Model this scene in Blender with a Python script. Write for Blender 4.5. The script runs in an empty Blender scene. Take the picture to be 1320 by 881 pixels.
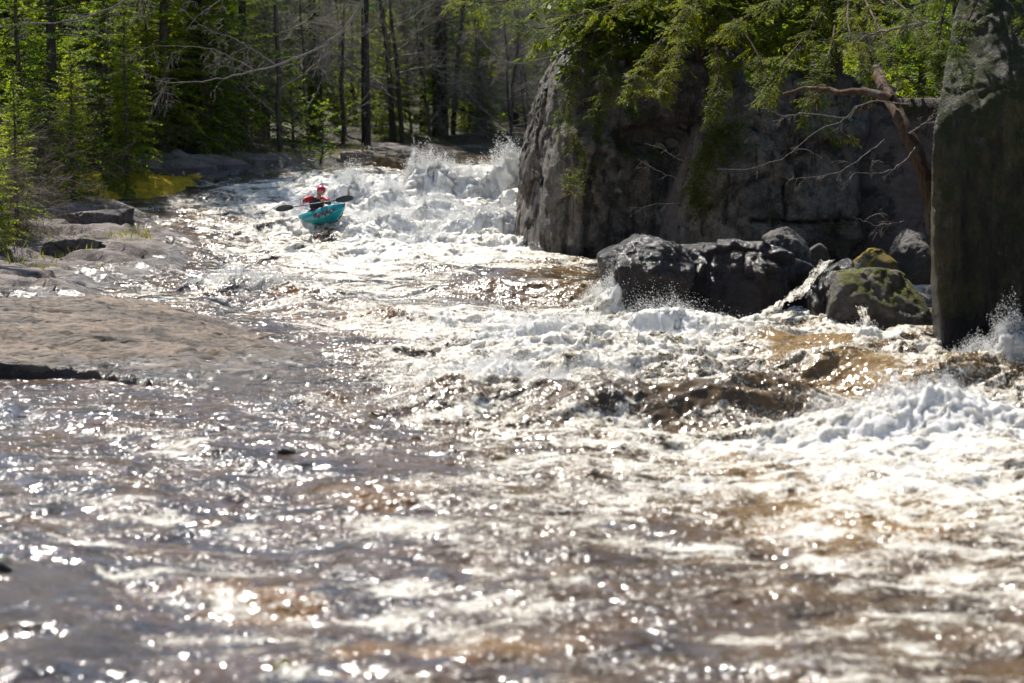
import bpy, math, random
import numpy as np
from mathutils import Vector, Matrix

R = math.radians
sc = bpy.context.scene
COL = sc.collection

# ------------------------------------------------------------------ camera model
FPX, CAMZ, W0, H0 = 2567.0, 4.4, 1320.0, 881.0      # focal length in pixels of the 1320 px wide frame
PITCH = math.atan(310.5 / FPX)
CP, SP = math.cos(PITCH), math.sin(PITCH)


def P(px, py, Y):
    """world point seen at photo pixel (px, py) at distance Y from the camera plane"""
    a = (px - W0 / 2) / FPX
    b = -(py - H0 / 2) / FPX
    d = np.array((a, CP + b * SP, -SP + b * CP))
    return np.array((0, 0, CAMZ)) + d * (Y / d[1])


def proj(X, Y, Z):
    z = Z - CAMZ
    f = Y * CP - z * SP
    u = Y * SP + z * CP
    return W0 / 2 + FPX * X / f, H0 / 2 - FPX * u / f


# ------------------------------------------------------------------ numpy noise
def _h(ix, iy, iz, s):
    n = (ix * 374761393 + iy * 668265263 + iz * 2147483647 + s * 974711) & 0xFFFFFFFF
    n = ((n ^ (n >> 13)) * 1274126177) & 0xFFFFFFFF
    n = ((n ^ (n >> 15)) * 2246822519) & 0xFFFFFFFF
    return ((n ^ (n >> 16)) & 0xFFFFFF) / float(0x1000000)


def n2(x, y, s=0):
    ix = np.floor(x).astype(np.int64); iy = np.floor(y).astype(np.int64)
    fx = x - ix; fy = y - iy
    u = fx * fx * fx * (fx * (fx * 6 - 15) + 10); v = fy * fy * fy * (fy * (fy * 6 - 15) + 10)

    def g(a, b):
        t = _h(ix + a, iy + b, 0 * ix, s) * 2 * np.pi
        return np.cos(t) * (fx - a) + np.sin(t) * (fy - b)
    a0 = g(0, 0) * (1 - u) + g(1, 0) * u
    a1 = g(0, 1) * (1 - u) + g(1, 1) * u
    return (a0 * (1 - v) + a1 * v) * 1.45


def n3(x, y, z, s=0):
    ix = np.floor(x).astype(np.int64); iy = np.floor(y).astype(np.int64); iz = np.floor(z).astype(np.int64)
    fx = x - ix; fy = y - iy; fz = z - iz
    u = fx * fx * (3 - 2 * fx); v = fy * fy * (3 - 2 * fy); w = fz * fz * (3 - 2 * fz)
    out = 0
    for a in (0, 1):
        for b in (0, 1):
            for c in (0, 1):
                wt = (u if a else 1 - u) * (v if b else 1 - v) * (w if c else 1 - w)
                out = out + wt * (_h(ix + a, iy + b, iz + c, s) * 2 - 1)
    return out


def fbm2(x, y, oct=5, s=0, gain=.5, lac=2.03):
    t = 0; a = 1; m = 0
    for k in range(oct):
        t = t + a * n2(x, y, s + k * 17); m += a
        a *= gain; x = x * lac + 3.7; y = y * lac - 1.9
    return t / m * 1.5


def ridge2(x, y, oct=4, s=0, gain=.5, lac=2.1):
    t = 0; a = 1; m = 0
    for k in range(oct):
        t = t + a * (1 - 2.2 * np.abs(n2(x, y, s + k * 13))); m += a
        a *= gain; x = x * lac + 1.3; y = y * lac + 5.1
    return t / m


def fbm3(p, sc_, oct=5, s=0, gain=.5):
    x, y, z = p[:, 0] * sc_, p[:, 1] * sc_, p[:, 2] * sc_
    t = 0; a = 1; m = 0
    for k in range(oct):
        t = t + a * n3(x, y, z, s + k * 11); m += a
        a *= gain; x = x * 2.05 + 1.7; y = y * 2.05 - 2.3; z = z * 2.05 + .9
    return t / m * 1.4


def sst(x, a, b):
    t = np.clip((x - a) / (b - a), 0, 1)
    return t * t * (3 - 2 * t)


# ------------------------------------------------------------------ mesh helpers
def tag(o, label=None, cat=None, group=None, kind=None):
    if label: o['label'] = label
    if cat: o['category'] = cat
    if group: o['group'] = group
    if kind: o['kind'] = kind
    return o


def empty(name, loc=(0, 0, 0), rz=0):
    o = bpy.data.objects.new(name, None)
    o.location = [float(v) for v in loc]; o.rotation_euler = (0, 0, rz)
    o.empty_display_size = .2
    COL.objects.link(o)
    return o


def link_mesh(name, me, parent=None, loc=None):
    o = bpy.data.objects.new(name, me)
    COL.objects.link(o)
    if parent: o.parent = parent
    if loc is not None: o.location = [float(v) for v in loc]
    return o


def mesh_np(name, V, F, mats, midx=None, smooth=True, attrs=None):
    """V n x 3, F list of arrays (m x 3 or m x 4)"""
    if not isinstance(F, (list, tuple)): F = [F]
    if np.ndim(F[0]) == 1: F = [np.array(F)]
    F = [np.asarray(f, np.int32) for f in F if len(f)]
    me = bpy.data.meshes.new(name)
    V = np.asarray(V, np.float32)
    me.vertices.add(len(V)); me.vertices.foreach_set('co', V.ravel())
    nl = sum(f.size for f in F); npoly = sum(len(f) for f in F)
    me.loops.add(nl); me.polygons.add(npoly)
    li = np.concatenate([f.ravel() for f in F])
    tot = np.concatenate([np.full(len(f), f.shape[1], np.int32) for f in F])
    st = np.concatenate(([0], np.cumsum(tot)[:-1])).astype(np.int32)
    me.loops.foreach_set('vertex_index', li)
    me.polygons.foreach_set('loop_start', st)
    me.polygons.foreach_set('loop_total', tot)
    for m in mats: me.materials.append(m)
    if midx is not None: me.polygons.foreach_set('material_index', np.asarray(midx, np.int32))
    if isinstance(smooth, np.ndarray): me.polygons.foreach_set('use_smooth', smooth)
    else: me.polygons.foreach_set('use_smooth', np.full(npoly, bool(smooth)))
    for k, a in (attrs or {}).items():
        at = me.attributes.new(k, 'FLOAT', 'POINT')
        at.data.foreach_set('value', np.asarray(a, np.float32))
    me.update(calc_edges=True)
    me.validate()
    return me


class MB:
    """collects quads / triangles of several materials into one mesh"""
    def __init__(self):
        self.V = []; self.Q = []; self.T = []; self.mq = []; self.mt = []; self.n = 0

    def add(self, V, Q=None, T=None, m=0):
        V = np.asarray(V, float).reshape(-1, 3)
        if Q is not None and len(Q):
            Q = np.asarray(Q, np.int64) + self.n; self.Q.append(Q); self.mq.append(np.full(len(Q), m))
        if T is not None and len(T):
            T = np.asarray(T, np.int64) + self.n; self.T.append(T); self.mt.append(np.full(len(T), m))
        self.V.append(V); self.n += len(V)

    def tube(self, pts, rad, k=5, m=0, cap=False, flat=None):
        pts = np.asarray(pts, float); rad = np.broadcast_to(np.asarray(rad, float), (len(pts),))
        t = np.gradient(pts, axis=0); t /= np.linalg.norm(t, axis=1)[:, None] + 1e-9
        ref = np.array((0, 0, 1.)) if abs(t[:, 2]).mean() < .8 else np.array((1., 0, 0))
        a = np.cross(t, ref); a /= np.linalg.norm(a, axis=1)[:, None] + 1e-9
        b = np.cross(a, t)
        th = np.arange(k) * 2 * np.pi / k
        V = pts[:, None, :] + rad[:, None, None] * (np.cos(th)[None, :, None] * a[:, None, :] + (flat or 1) * np.sin(th)[None, :, None] * b[:, None, :])
        n = len(pts)
        i = np.arange(n - 1)[:, None] * k; j = np.arange(k)[None, :]; j2 = (j + 1) % k
        Q = np.stack((i + j, i + j2, i + k + j2, i + k + j), -1).reshape(-1, 4)
        V = V.reshape(-1, 3); T = []
        if cap:
            V = np.vstack((V, pts[:1], pts[-1:]))
            c0, c1 = n * k, n * k + 1
            for q in range(k):
                T.append((c0, (q + 1) % k, q)); T.append((c1, (n - 1) * k + q, (n - 1) * k + (q + 1) % k))
        self.add(V, Q, T, m)

    def leaves(self, base, d, side, L, Wd, m=0):
        """diamond shaped leaf clumps"""
        base = np.asarray(base); L = np.broadcast_to(L, (len(base),))[:, None]; Wd = np.broadcast_to(Wd, (len(base),))[:, None]
        mid = base + d * L * .45
        V = np.stack((base, mid + side * Wd * .5, base + d * L, mid - side * Wd * .5), 1).reshape(-1, 3)
        Q = np.arange(len(base) * 4).reshape(-1, 4)
        self.add(V, Q, None, m)

    def box(self, c, s, m=0, rot=None):
        v = np.array([(x, y, z) for x in (-1, 1) for y in (-1, 1) for z in (-1, 1)], float) * np.array(s) / 2
        if rot is not None: v = v @ np.asarray(rot).T
        self.add(v + np.array(c), [(0, 1, 3, 2), (4, 6, 7, 5), (0, 4, 5, 1), (2, 3, 7, 6), (0, 2, 6, 4), (1, 5, 7, 3)], None, m)

    def mesh(self, name, mats, smooth=True):
        V = np.concatenate(self.V)
        F = []; mi = []
        if self.Q: F.append(np.concatenate(self.Q)); mi.append(np.concatenate(self.mq))
        if self.T: F.append(np.concatenate(self.T)); mi.append(np.concatenate(self.mt))
        return mesh_np(name, V, F, mats, np.concatenate(mi), smooth)

    def build(self, name, mats, parent=None, loc=None, smooth=True):
        if not isinstance(mats, (list, tuple)): mats = [mats]
        return link_mesh(name, self.mesh(name, mats, smooth), parent, loc)


def unit(v):
    v = np.asarray(v, float)
    return v / (np.linalg.norm(v, axis=-1, keepdims=True) + 1e-9)


def dup(root):
    c = root.copy(); COL.objects.link(c)
    for ch in list(root.children):
        k = ch.copy(); COL.objects.link(k); k.parent = c
        for g in list(ch.children):
            q = g.copy(); COL.objects.link(q); q.parent = k
    return c


# ------------------------------------------------------------------ node helper
class NT:
    def __init__(self, name):
        self.mat = bpy.data.materials.new(name); self.mat.use_nodes = True
        self.t = self.mat.node_tree; self.t.nodes.clear()

    def n(self, typ, props=None, **inp):
        nd = self.t.nodes.new(typ)
        for k, v in (props or {}).items(): setattr(nd, k, v)
        for k, v in inp.items():
            key = int(k[1:]) if k[0] == 'i' and k[1:].isdigit() else k.replace('_', ' ')
            s = nd.inputs[key]
            if isinstance(v, bpy.types.NodeSocket): self.t.links.new(v, s)
            else: s.default_value = v
        return nd

    def math(self, op, a, b=0.0, clamp=False):
        return self.n('ShaderNodeMath', dict(operation=op, use_clamp=clamp), i0=a, i1=b).outputs[0]

    def mix(self, f, a, b, blend='MIX'):
        nd = self.t.nodes.new('ShaderNodeMix'); nd.data_type = 'RGBA'; nd.blend_type = blend
        for k, v in ((0, f), (6, a), (7, b)):
            if isinstance(v, bpy.types.NodeSocket): self.t.links.new(v, nd.inputs[k])
            else: nd.inputs[k].default_value = (tuple(v) + (1,))[:4] if k else v
        return nd.outputs[2]

    def step(self, v, a, b, o0=0., o1=1.):
        return self.n('ShaderNodeMapRange', dict(interpolation_type='SMOOTHSTEP'), Value=v, i1=a, i2=b, i3=o0, i4=o1).outputs[0]

    def noise(self, vec, scale, detail=5, rough=.55, dist=0.):
        return self.n('ShaderNodeTexNoise', None, Vector=vec, Scale=scale, Detail=detail, Roughness=rough, Distortion=dist).outputs[0]

    def vscale(self, vec, s):
        return self.n('ShaderNodeVectorMath', dict(operation='MULTIPLY'), i0=vec, i1=s).outputs[0]

    def pos(self): return self.n('ShaderNodeNewGeometry').outputs['Position']

    def out(self, sh):
        o = self.t.nodes.new('ShaderNodeOutputMaterial'); self.t.links.new(sh, o.inputs[0])
        return self.mat

    def bump(self, h, strength=1., dist=.05, normal=None):
        kw = dict(Strength=strength, Distance=dist, Height=h)
        if normal is not None: kw['Normal'] = normal
        return self.n('ShaderNodeBump', None, **kw).outputs[0]


def principled(t, color, rough=.6, normal=None, spec=.5, ior=1.45, **kw):
    inp = dict(Base_Color=color if isinstance(color, bpy.types.NodeSocket) else (tuple(color) + (1,))[:4], Roughness=rough, IOR=ior, Specular_IOR_Level=spec)
    if normal is not None: inp['Normal'] = normal
    inp.update(kw)
    return t.n('ShaderNodeBsdfPrincipled', None, **inp).outputs[0]


def m_plain(name, c, rough=.6, spec=.4, var=.25, nscale=12., bump=0.0):
    t = NT(name)
    tc = t.n('ShaderNodeTexCoord').outputs['Object']
    nz = t.noise(tc, nscale, 4)
    col = t.mix(nz, [v * (1 - var) for v in c], [min(1, v * (1 + var)) for v in c])
    nrm = t.bump(nz, 1., bump) if bump else None
    return t.out(principled(t, col, rough, nrm, spec))
# ------------------------------------------------------------------ materials
def m_rock(name, c1, c2, moss=0.0, mossc=(.09, .10, .015), wetz=None, lichen=.2, stain=.4, bumpd=.05, scale=1., wetall=0., mosslo=.1, mosshi=.7, stretch=(1, 1, 1), crackv=.12, wetmul=(.34, .31, .29)):
    t = NT(name)
    p = t.pos(); p = t.vscale(p, stretch)
    big = t.noise(p, .9 * scale, 6, .6)
    mid = t.noise(p, 4.5 * scale, 8, .68)
    fine = t.noise(p, 22 * scale, 6, .7)
    col = t.mix(t.step(t.math('ADD', t.math('MULTIPLY', big, .5), t.math('MULTIPLY', mid, .5)), .36, .64), c1, c2)
    col = t.mix(t.step(fine, .35, .7, 0, .45), col, [v * .45 for v in c1])
    ln = t.noise(t.vscale(p, (1.3, 1.3, 1.3)), 2.2 * scale, 7, .72)
    col = t.mix(t.math('MULTIPLY', t.step(ln, .55, .68), lichen), col, (.34, .34, .29))
    st = t.noise(t.vscale(p, (1.6, 1.6, .35)), 1.7 * scale, 6, .65)
    col = t.mix(t.math('MULTIPLY', t.step(st, .5, .66), stain), col, [v * .22 for v in c1])
    vo = t.n('ShaderNodeTexVoronoi', dict(feature='DISTANCE_TO_EDGE'), Vector=t.n('ShaderNodeVectorMath', dict(operation='ADD'), i0=t.vscale(p, (1, 1, .6)), i1=t.n('ShaderNodeTexNoise', None, Vector=p, Scale=1.5, Detail=5.).outputs['Color']).outputs[0], Scale=.55 * scale).outputs['Distance']
    crack = t.step(vo, 0, .035)
    col = t.mix(t.math('MULTIPLY', t.math('SUBTRACT', 1., crack), crackv), col, (.012, .010, .008))
    h = t.math('ADD', t.math('ADD', t.math('MULTIPLY', mid, 1.2), t.math('MULTIPLY', fine, .45)), t.math('MULTIPLY', crack, .45 * crackv))
    nrm = t.bump(h, 1., bumpd)
    rough = t.math('ADD', .55, t.math('MULTIPLY', fine, .35))
    g = t.n('ShaderNodeNewGeometry')
    if moss > 0:
        up = t.n('ShaderNodeSeparateXYZ', None, Vector=g.outputs['Normal']).outputs[2]
        mm = t.noise(p, 2.6 * scale, 7, .7)
        f = t.math('ADD', t.step(up, mosslo - .3, mosshi, 0, .55), t.math('MULTIPLY', t.math('SUBTRACT', mm, .5), 1.9))
        f = t.step(f, .62 - moss * .5, .78 - moss * .5)
        mcol = t.mix(t.noise(p, 9., 5, .7), [v * .45 for v in mossc], [v * 1.35 for v in mossc])
        col = t.mix(f, col, mcol)
        rough = t.math('MAXIMUM', rough, f)
    wet = None
    if wetz is not None:
        z = t.n('ShaderNodeSeparateXYZ', None, Vector=t.pos()).outputs[2]
        wet = t.step(t.math('ADD', z, t.math('MULTIPLY', t.math('SUBTRACT', mid, .5), .7)), wetz + .18, wetz - .12)
    if wetall > 0:
        wn = t.step(t.noise(p, 1.3, 5, .6), .5 - wetall * .4, .62 - wetall * .4)
        wet = wn if wet is None else t.math('MAXIMUM', wet, wn)
    if wet is not None:
        col = t.mix(wet, col, t.mix(1., col, wetmul, 'MULTIPLY'))
        rough = t.math('MULTIPLY', rough, t.step(wet, 0, 1, 1., .24))
    return t.out(principled(t, col, rough, nrm, .45))


def m_leaf(name, ca, cb, trans=.5, rough=.55):
    t = NT(name)
    oi = t.n('ShaderNodeObjectInfo').outputs['Random']
    p = t.pos()
    nz = t.noise(p, 1.1, 4, .6)
    f = t.math('ADD', t.math('MULTIPLY', oi, .45), t.math('MULTIPLY', t.step(nz, .40, .62), .6))
    c = t.mix(f, ca, cb)
    fine = t.noise(p, 17., 3, .6)
    c = t.mix(t.step(fine, .35, .72, 0, .5), c, [v * .35 for v in ca])
    d = principled(t, c, rough, None, .25)
    tr = t.n('ShaderNodeBsdfTranslucent', None, Color=t.mix(1., c, (2.5, 2.2, .8), 'MULTIPLY')).outputs[0]
    return t.out(t.n('ShaderNodeMixShader', None, Fac=trans, i1=d, i2=tr).outputs[0])


def m_bark(name, c, var=.5):
    t = NT(name)
    p = t.n('ShaderNodeTexCoord').outputs['Object']
    a = t.noise(t.vscale(p, (9, 9, 1.6)), 2.2, 7, .7)
    b = t.noise(p, 2.0, 4)
    col = t.mix(t.step(a, .35, .65), [v * (1 - var) for v in c], [v * (1 + var) for v in c])
    col = t.mix(t.step(b, .55, .7, 0, .35), col, (.22, .23, .20))
    return t.out(principled(t, col, .85, t.bump(a, 1., .03), .2))


M = {}
M['slab'] = m_rock('slab_rock', (.040, .027, .017), (.235, .162, .104), lichen=.22, stain=.85, bumpd=.07, wetz=.24, crackv=.55, stretch=(.45, 1.2, 1.2))
M['ledge'] = m_rock('ledge_rock', (.085, .066, .057), (.185, .148, .128), lichen=.2, stain=.75, bumpd=.06, moss=.02, stretch=(.7, 1.4, 1.2))
M['dome'] = m_rock('dome_rock', (.17, .147, .128), (.27, .24, .215), lichen=.3, stain=.25, bumpd=.04, moss=.06, mossc=(.20, .17, .03))
M['cliff'] = m_rock('cliff_rock', (.050, .041, .034), (.26, .22, .18), lichen=.75, stain=.9, bumpd=.2, moss=.26, mossc=(.07, .085, .012), wetz=.75, mosslo=.0)
M['cliffdark'] = m_rock('cliff_back_rock', (.055, .047, .039), (.35, .30, .245), lichen=.7, stain=.9, bumpd=.18, moss=.12, mossc=(.06, .075, .012), wetz=.7)
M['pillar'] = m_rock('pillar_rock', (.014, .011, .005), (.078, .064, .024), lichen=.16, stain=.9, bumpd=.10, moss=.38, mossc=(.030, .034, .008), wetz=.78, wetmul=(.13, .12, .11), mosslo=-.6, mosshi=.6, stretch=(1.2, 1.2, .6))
M['shaded'] = m_rock('shaded_rock', (.008, .007, .004), (.034, .029, .014), lichen=.03, stain=.9, bumpd=.1, moss=.3, mossc=(.02, .024, .006))
M['wet'] = m_rock('wet_boulder_rock', (.032, .024, .019), (.080, .060, .048), lichen=.08, stain=.6, bumpd=.08, wetall=.9, wetz=.9)
M['boulder'] = m_rock('boulder_rock', (.042, .037, .032), (.10, .088, .077), lichen=.3, stain=.6, bumpd=.07, wetz=.55)
M['mossy'] = m_rock('mossy_boulder_rock', (.075, .065, .05), (.15, .13, .10), lichen=.1, stain=.5, bumpd=.06, moss=.52, mossc=(.085, .085, .018), wetz=.5, mosslo=.25, mosshi=.9)
M['yellowmoss'] = m_rock('yellow_moss_rock', (.075, .065, .05), (.15, .13, .10), bumpd=.06, moss=.75, mossc=(.20, .15, .02), mosslo=.1, mosshi=.8)

M['spruce'] = m_leaf('spruce_needles', (.068, .13, .010), (.22, .265, .018), .68)
M['spruce_dark'] = m_leaf('dark_spruce_needles', (.036, .085, .010), (.115, .165, .014), .62)
M['fir'] = m_leaf('young_fir_needles', (.09, .19, .014), (.22, .28, .022), .62)
M['hemlock'] = m_leaf('hemlock_needles', (.016, .048, .006), (.15, .175, .008), .52)  # wide range paints shadowed boughs and lit tips into the needle colour
M['hemlock_dark'] = m_leaf('shaded_hemlock_needles', (.022, .060, .008), (.10, .14, .012), .5)  # darker copy of the hemlock needles, shade put into the colour
M['fern'] = m_leaf('fern_fronds', (.05, .085, .008), (.12, .14, .014), .45)
M['pine'] = m_leaf('pine_needles', (.016, .060, .010), (.03, .115, .014), .45)
M['grass'] = m_leaf('bank_grass', (.09, .12, .02), (.22, .20, .04), .4)
M['bark'] = m_bark('spruce_bark', (.07, .058, .048))
M['bark_dark'] = m_bark('pine_bark', (.045, .036, .030))
M['twig'] = m_bark('grey_twig_bark', (.21, .185, .165), .35)
M['twig_dull'] = m_bark('dull_twig_bark', (.115, .088, .066), .4)
M['twig_brown'] = m_bark('brown_twig_bark', (.13, .095, .075), .35)
M['bark_brown'] = m_bark('cedar_bark', (.075, .046, .028))
M['log'] = m_bark('weathered_log_bark', (.17, .14, .115), .6)
M['log_brown'] = m_bark('rotting_log_bark', (.085, .06, .035), .6)


def m_ground():
    t = NT('bedrock_and_forest_floor')
    p = t.pos()
    s = t.n('ShaderNodeSeparateXYZ', None, Vector=p)
    big = t.noise(p, .8, 6, .65)
    mid = t.noise(t.vscale(p, (.8, 1.5, 1.)), 4.5, 8, .7)
    fine = t.noise(p, 25, 5, .7)
    rock = t.mix(t.step(t.math('ADD', t.math('MULTIPLY', big, .5), t.math('MULTIPLY', mid, .5)), .38, .62), (.105, .082, .072), (.21, .17, .148))
    rock = t.mix(t.step(fine, .4, .75, 0, .5), rock, (.07, .055, .045))
    rock = t.mix(t.math('MULTIPLY', t.step(t.noise(t.vscale(p, (.7, 1.6, 1.)), 2.0, 7, .72), .52, .6), .75), rock, (.03, .027, .022))
    litter = t.mix(t.step(t.noise(p, 19, 6, .75), .35, .65), (.02, .014, .009), (.07, .048, .03))
    green = t.mix(t.noise(p, 8, 4), (.03, .045, .01), (.09, .09, .015))
    litter = t.mix(t.step(t.noise(p, .9, 5, .6), .5, .62), litter, green)
    lit = t.n('ShaderNodeAttribute', dict(attribute_name='litter')).outputs['Fac']
    wet = t.n('ShaderNodeAttribute', dict(attribute_name='wet')).outputs['Fac']
    f = t.step(t.math('ADD', lit, t.math('MULTIPLY', t.math('SUBTRACT', mid, .5), .9)), .42, .58)
    col = t.mix(f, rock, litter)
    w = t.step(t.math('ADD', wet, t.math('MULTIPLY', t.math('SUBTRACT', big, .5), .8)), .4, .6)
    col = t.mix(w, col, t.mix(1., col, (.42, .38, .35), 'MULTIPLY'))
    rough = t.step(w, 0, 1, .8, .22)
    h = t.math('ADD', t.math('MULTIPLY', mid, 1.), t.math('MULTIPLY', fine, .35))
    return t.out(principled(t, col, rough, t.bump(h, 1., .07), .4))


M['ground'] = m_ground()


def m_moss(name, ca, cb):
    t = NT(name); p = t.pos()
    a = t.noise(p, 6, 7, .75); b = t.noise(p, 30, 4, .7)
    c = t.mix(t.step(a, .36, .64), ca, cb)
    c = t.mix(t.step(b, .45, .75, 0, .5), c, [v * .3 for v in ca])
    return t.out(principled(t, c, .95, t.bump(t.math('ADD', a, t.math('MULTIPLY', b, .6)), 1., .08), .1))


M['moss_yellow'] = m_moss('yellow_moss', (.25, .17, .02), (.60, .40, .03))
M['moss_green'] = m_moss('green_moss', (.05, .07, .01), (.19, .19, .025))


def m_water():
    t = NT('river_water')
    p = t.pos()
    at = lambda n: t.n('ShaderNodeAttribute', dict(attribute_name=n)).outputs['Fac']
    foam, film, amber = at('foam'), at('film'), at('amber')
    pf = t.vscale(p, (.8, 1.1, 1.0))
    warp = t.n('ShaderNodeVectorMath', dict(operation='ADD'), i0=pf, i1=t.vscale(t.n('ShaderNodeTexNoise', None, Vector=pf, Scale=1.3, Detail=4.).outputs['Color'], (.5, .5, .5))).outputs[0]
    a = t.noise(warp, 2.4, 7, .68)
    b = t.noise(warp, 11., 6, .72)
    c = t.noise(p, 38., 4, .7)
    lace = t.n('ShaderNodeTexVoronoi', dict(feature='DISTANCE_TO_EDGE'), Vector=warp, Scale=5.5).outputs['Distance']
    v = t.math('ADD', foam, t.math('MULTIPLY', t.math('SUBTRACT', a, .5), 1.0))
    v = t.math('ADD', v, t.math('MULTIPLY', t.math('SUBTRACT', b, .5), .85))
    v = t.math('ADD', v, t.math('MULTIPLY', t.math('SUBTRACT', c, .5), .95))
    v = t.math('ADD', v, t.step(lace, 0., .10, .10, -.05))
    fm = t.step(v, .44, .68)
    # water body: brown tannin water, clear film over reddish grey bedrock
    deep = t.mix(t.step(t.noise(p, 1.1, 5, .6), .35, .65), (.045, .030, .015), (.12, .074, .030))
    am = t.step(t.math('ADD', amber, t.math('MULTIPLY', t.math('SUBTRACT', a, .5), 1.1)), .3, .75)
    deep = t.mix(am, deep, (.21, .128, .045))  # tannin amber, brightened for sunlight coming through the wave faces
    bed = t.mix(t.step(t.noise(t.vscale(p, (.7, 1.3, 1)), 1.5, 6, .65), .38, .62), (.024, .020, .019), (.085, .054, .038))
    bed = t.mix(t.step(t.noise(p, .85, 5, .6), .54, .64, 0, .8), bed, (.085, .045, .014))
    bed = t.mix(t.step(t.noise(p, 3.3, 6, .7), .57, .66, 0, .8), bed, (.03, .026, .022))
    rust = t.step(t.math('ADD', amber, t.math('MULTIPLY', t.math('SUBTRACT', t.noise(p, 1.9, 5, .65), .5), 1.3)), .34, .58)
    bed = t.mix(t.math('MULTIPLY', rust, .85), bed, (.16, .080, .025))
    col = t.mix(film, deep, bed)
    # ripples
    r1 = t.noise(t.vscale(p, (1., 1.25, 1.)), 6., 3, .5)
    r2 = t.noise(t.vscale(p, (1., 1.25, 1.)), 17., 3, .55, .4)
    chop = t.step(t.noise(t.vscale(p, (.8, 1.3, 1.)), 1.0, 4, .62), .40, .60)
    chop = t.math('MULTIPLY', chop, t.math('SUBTRACT', 1., at('still')))
    hw = t.math('MULTIPLY', t.math('ADD', t.math('MULTIPLY', r1, .62), t.math('MULTIPLY', r2, .16)), t.math('ADD', .15, t.math('MULTIPLY', chop, .85)))
    wn = t.bump(hw, 1., .085)
    # small rounded wavelets that each catch the sun
    for sc_, rr_, amp_ in ((6.5, .50, .019), (11., .48, .0115), (19., .46, .0062)):
        vv = t.n('ShaderNodeTexVoronoi', None, Vector=t.vscale(p, (1., 1.15, 1.)), Scale=sc_, Randomness=1.)
        d = t.math('DIVIDE', vv.outputs['Distance'], rr_)
        dome = t.math('MAXIMUM', t.math('SUBTRACT', 1., t.math('MULTIPLY', d, d)), 0.)
        pick = t.n('ShaderNodeSeparateXYZ', None, Vector=vv.outputs['Color']).outputs[0]
        on = t.math('LESS_THAN', pick, t.math('ADD', .03, t.math('MULTIPLY', chop, .72)))
        wn = t.bump(t.math('MULTIPLY', dome, on), 1., amp_, wn)
    water = principled(t, col, .15, wn, .5, 1.34)
    hf = t.math('ADD', t.math('MULTIPLY', a, .5), t.math('ADD', t.math('MULTIPLY', b, .55), t.math('MULTIPLY', c, .40)))
    fn = t.bump(hf, 1., .10)
    fcol = t.mix(t.step(t.math('ADD', v, t.math('MULTIPLY', t.math('SUBTRACT', b, .5), .6)), .55, 1.05), (.66, .60, .48), (.84, .825, .79))
    air = t.noise(t.vscale(warp, (2.6, 1.3, 1.)), 1.7, 8, .72)
    fcol = t.mix(t.step(air, .46, .64, 0, .5), fcol, (.47, .43, .35))
    foamsh = principled(t, fcol, .34, fn, .4, 1.33, Subsurface_Weight=.5, Subsurface_Radius=(.10, .092, .075), Subsurface_Scale=1.)
    return t.out(t.n('ShaderNodeMixShader', None, Fac=fm, i1=water, i2=foamsh).outputs[0])


M['water'] = m_water()
t = NT('spray_drops')
M['spray'] = t.out(t.n('ShaderNodeMixShader', None, Fac=.35, i1=principled(t, (.86, .86, .85), .35, None, .5, 1.33), i2=t.n('ShaderNodeBsdfTranslucent', None, Color=(.86, .86, .84, 1)).outputs[0]).outputs[0])
# ------------------------------------------------------------------ river profile and banks
_zy = np.array([-60, 8, 15, 24, 30, 34, 37.4, 43.3, 48.8, 52, 54.4, 56.6, 58.7, 61.4, 63.5, 65.6, 75, 400.])
_zz = np.array([-.6, -.1, 0, .02, .05, .12, .24, .36, .46, .60, .82, 1.02, 1.25, 1.65, 1.95, 2.14, 2.2, 2.25])
_fy = np.linspace(-60, 400, 4601)
_fz = np.convolve(np.pad(np.interp(_fy, _zy, _zz), 12, mode='edge'), np.ones(25) / 25, 'valid')
_ly = np.array([0, 12, 24, 29, 31, 34, 38, 42, 46, 50, 54, 57, 60, 62, 64, 66, 69, 73, 80, 84.])
_lx = np.array([-8, -8, -8.5, -8.8, -9.0, -9.6, -9.4, -9., -8.7, -8.6, -9.6, -11.0, -12.4, -11.4, -9.4, -7.2, -5.2, -3.6, -3.0, -2.6])
_ry = np.array([0, 12, 30, 36, 40, 47, 49.5, 51, 56, 62, 68, 84.])
_rx = np.array([11.5, 11, 9.8, 8.8, 9.4, 9.6, 3.2, 2.2, 2.2, 3.2, 5, 9.])
zc = lambda y: np.interp(y, _fy, _fz)
xl = lambda y: np.interp(y, _ly, _lx)
xr = lambda y: np.interp(y, _ry, _rx)


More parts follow.
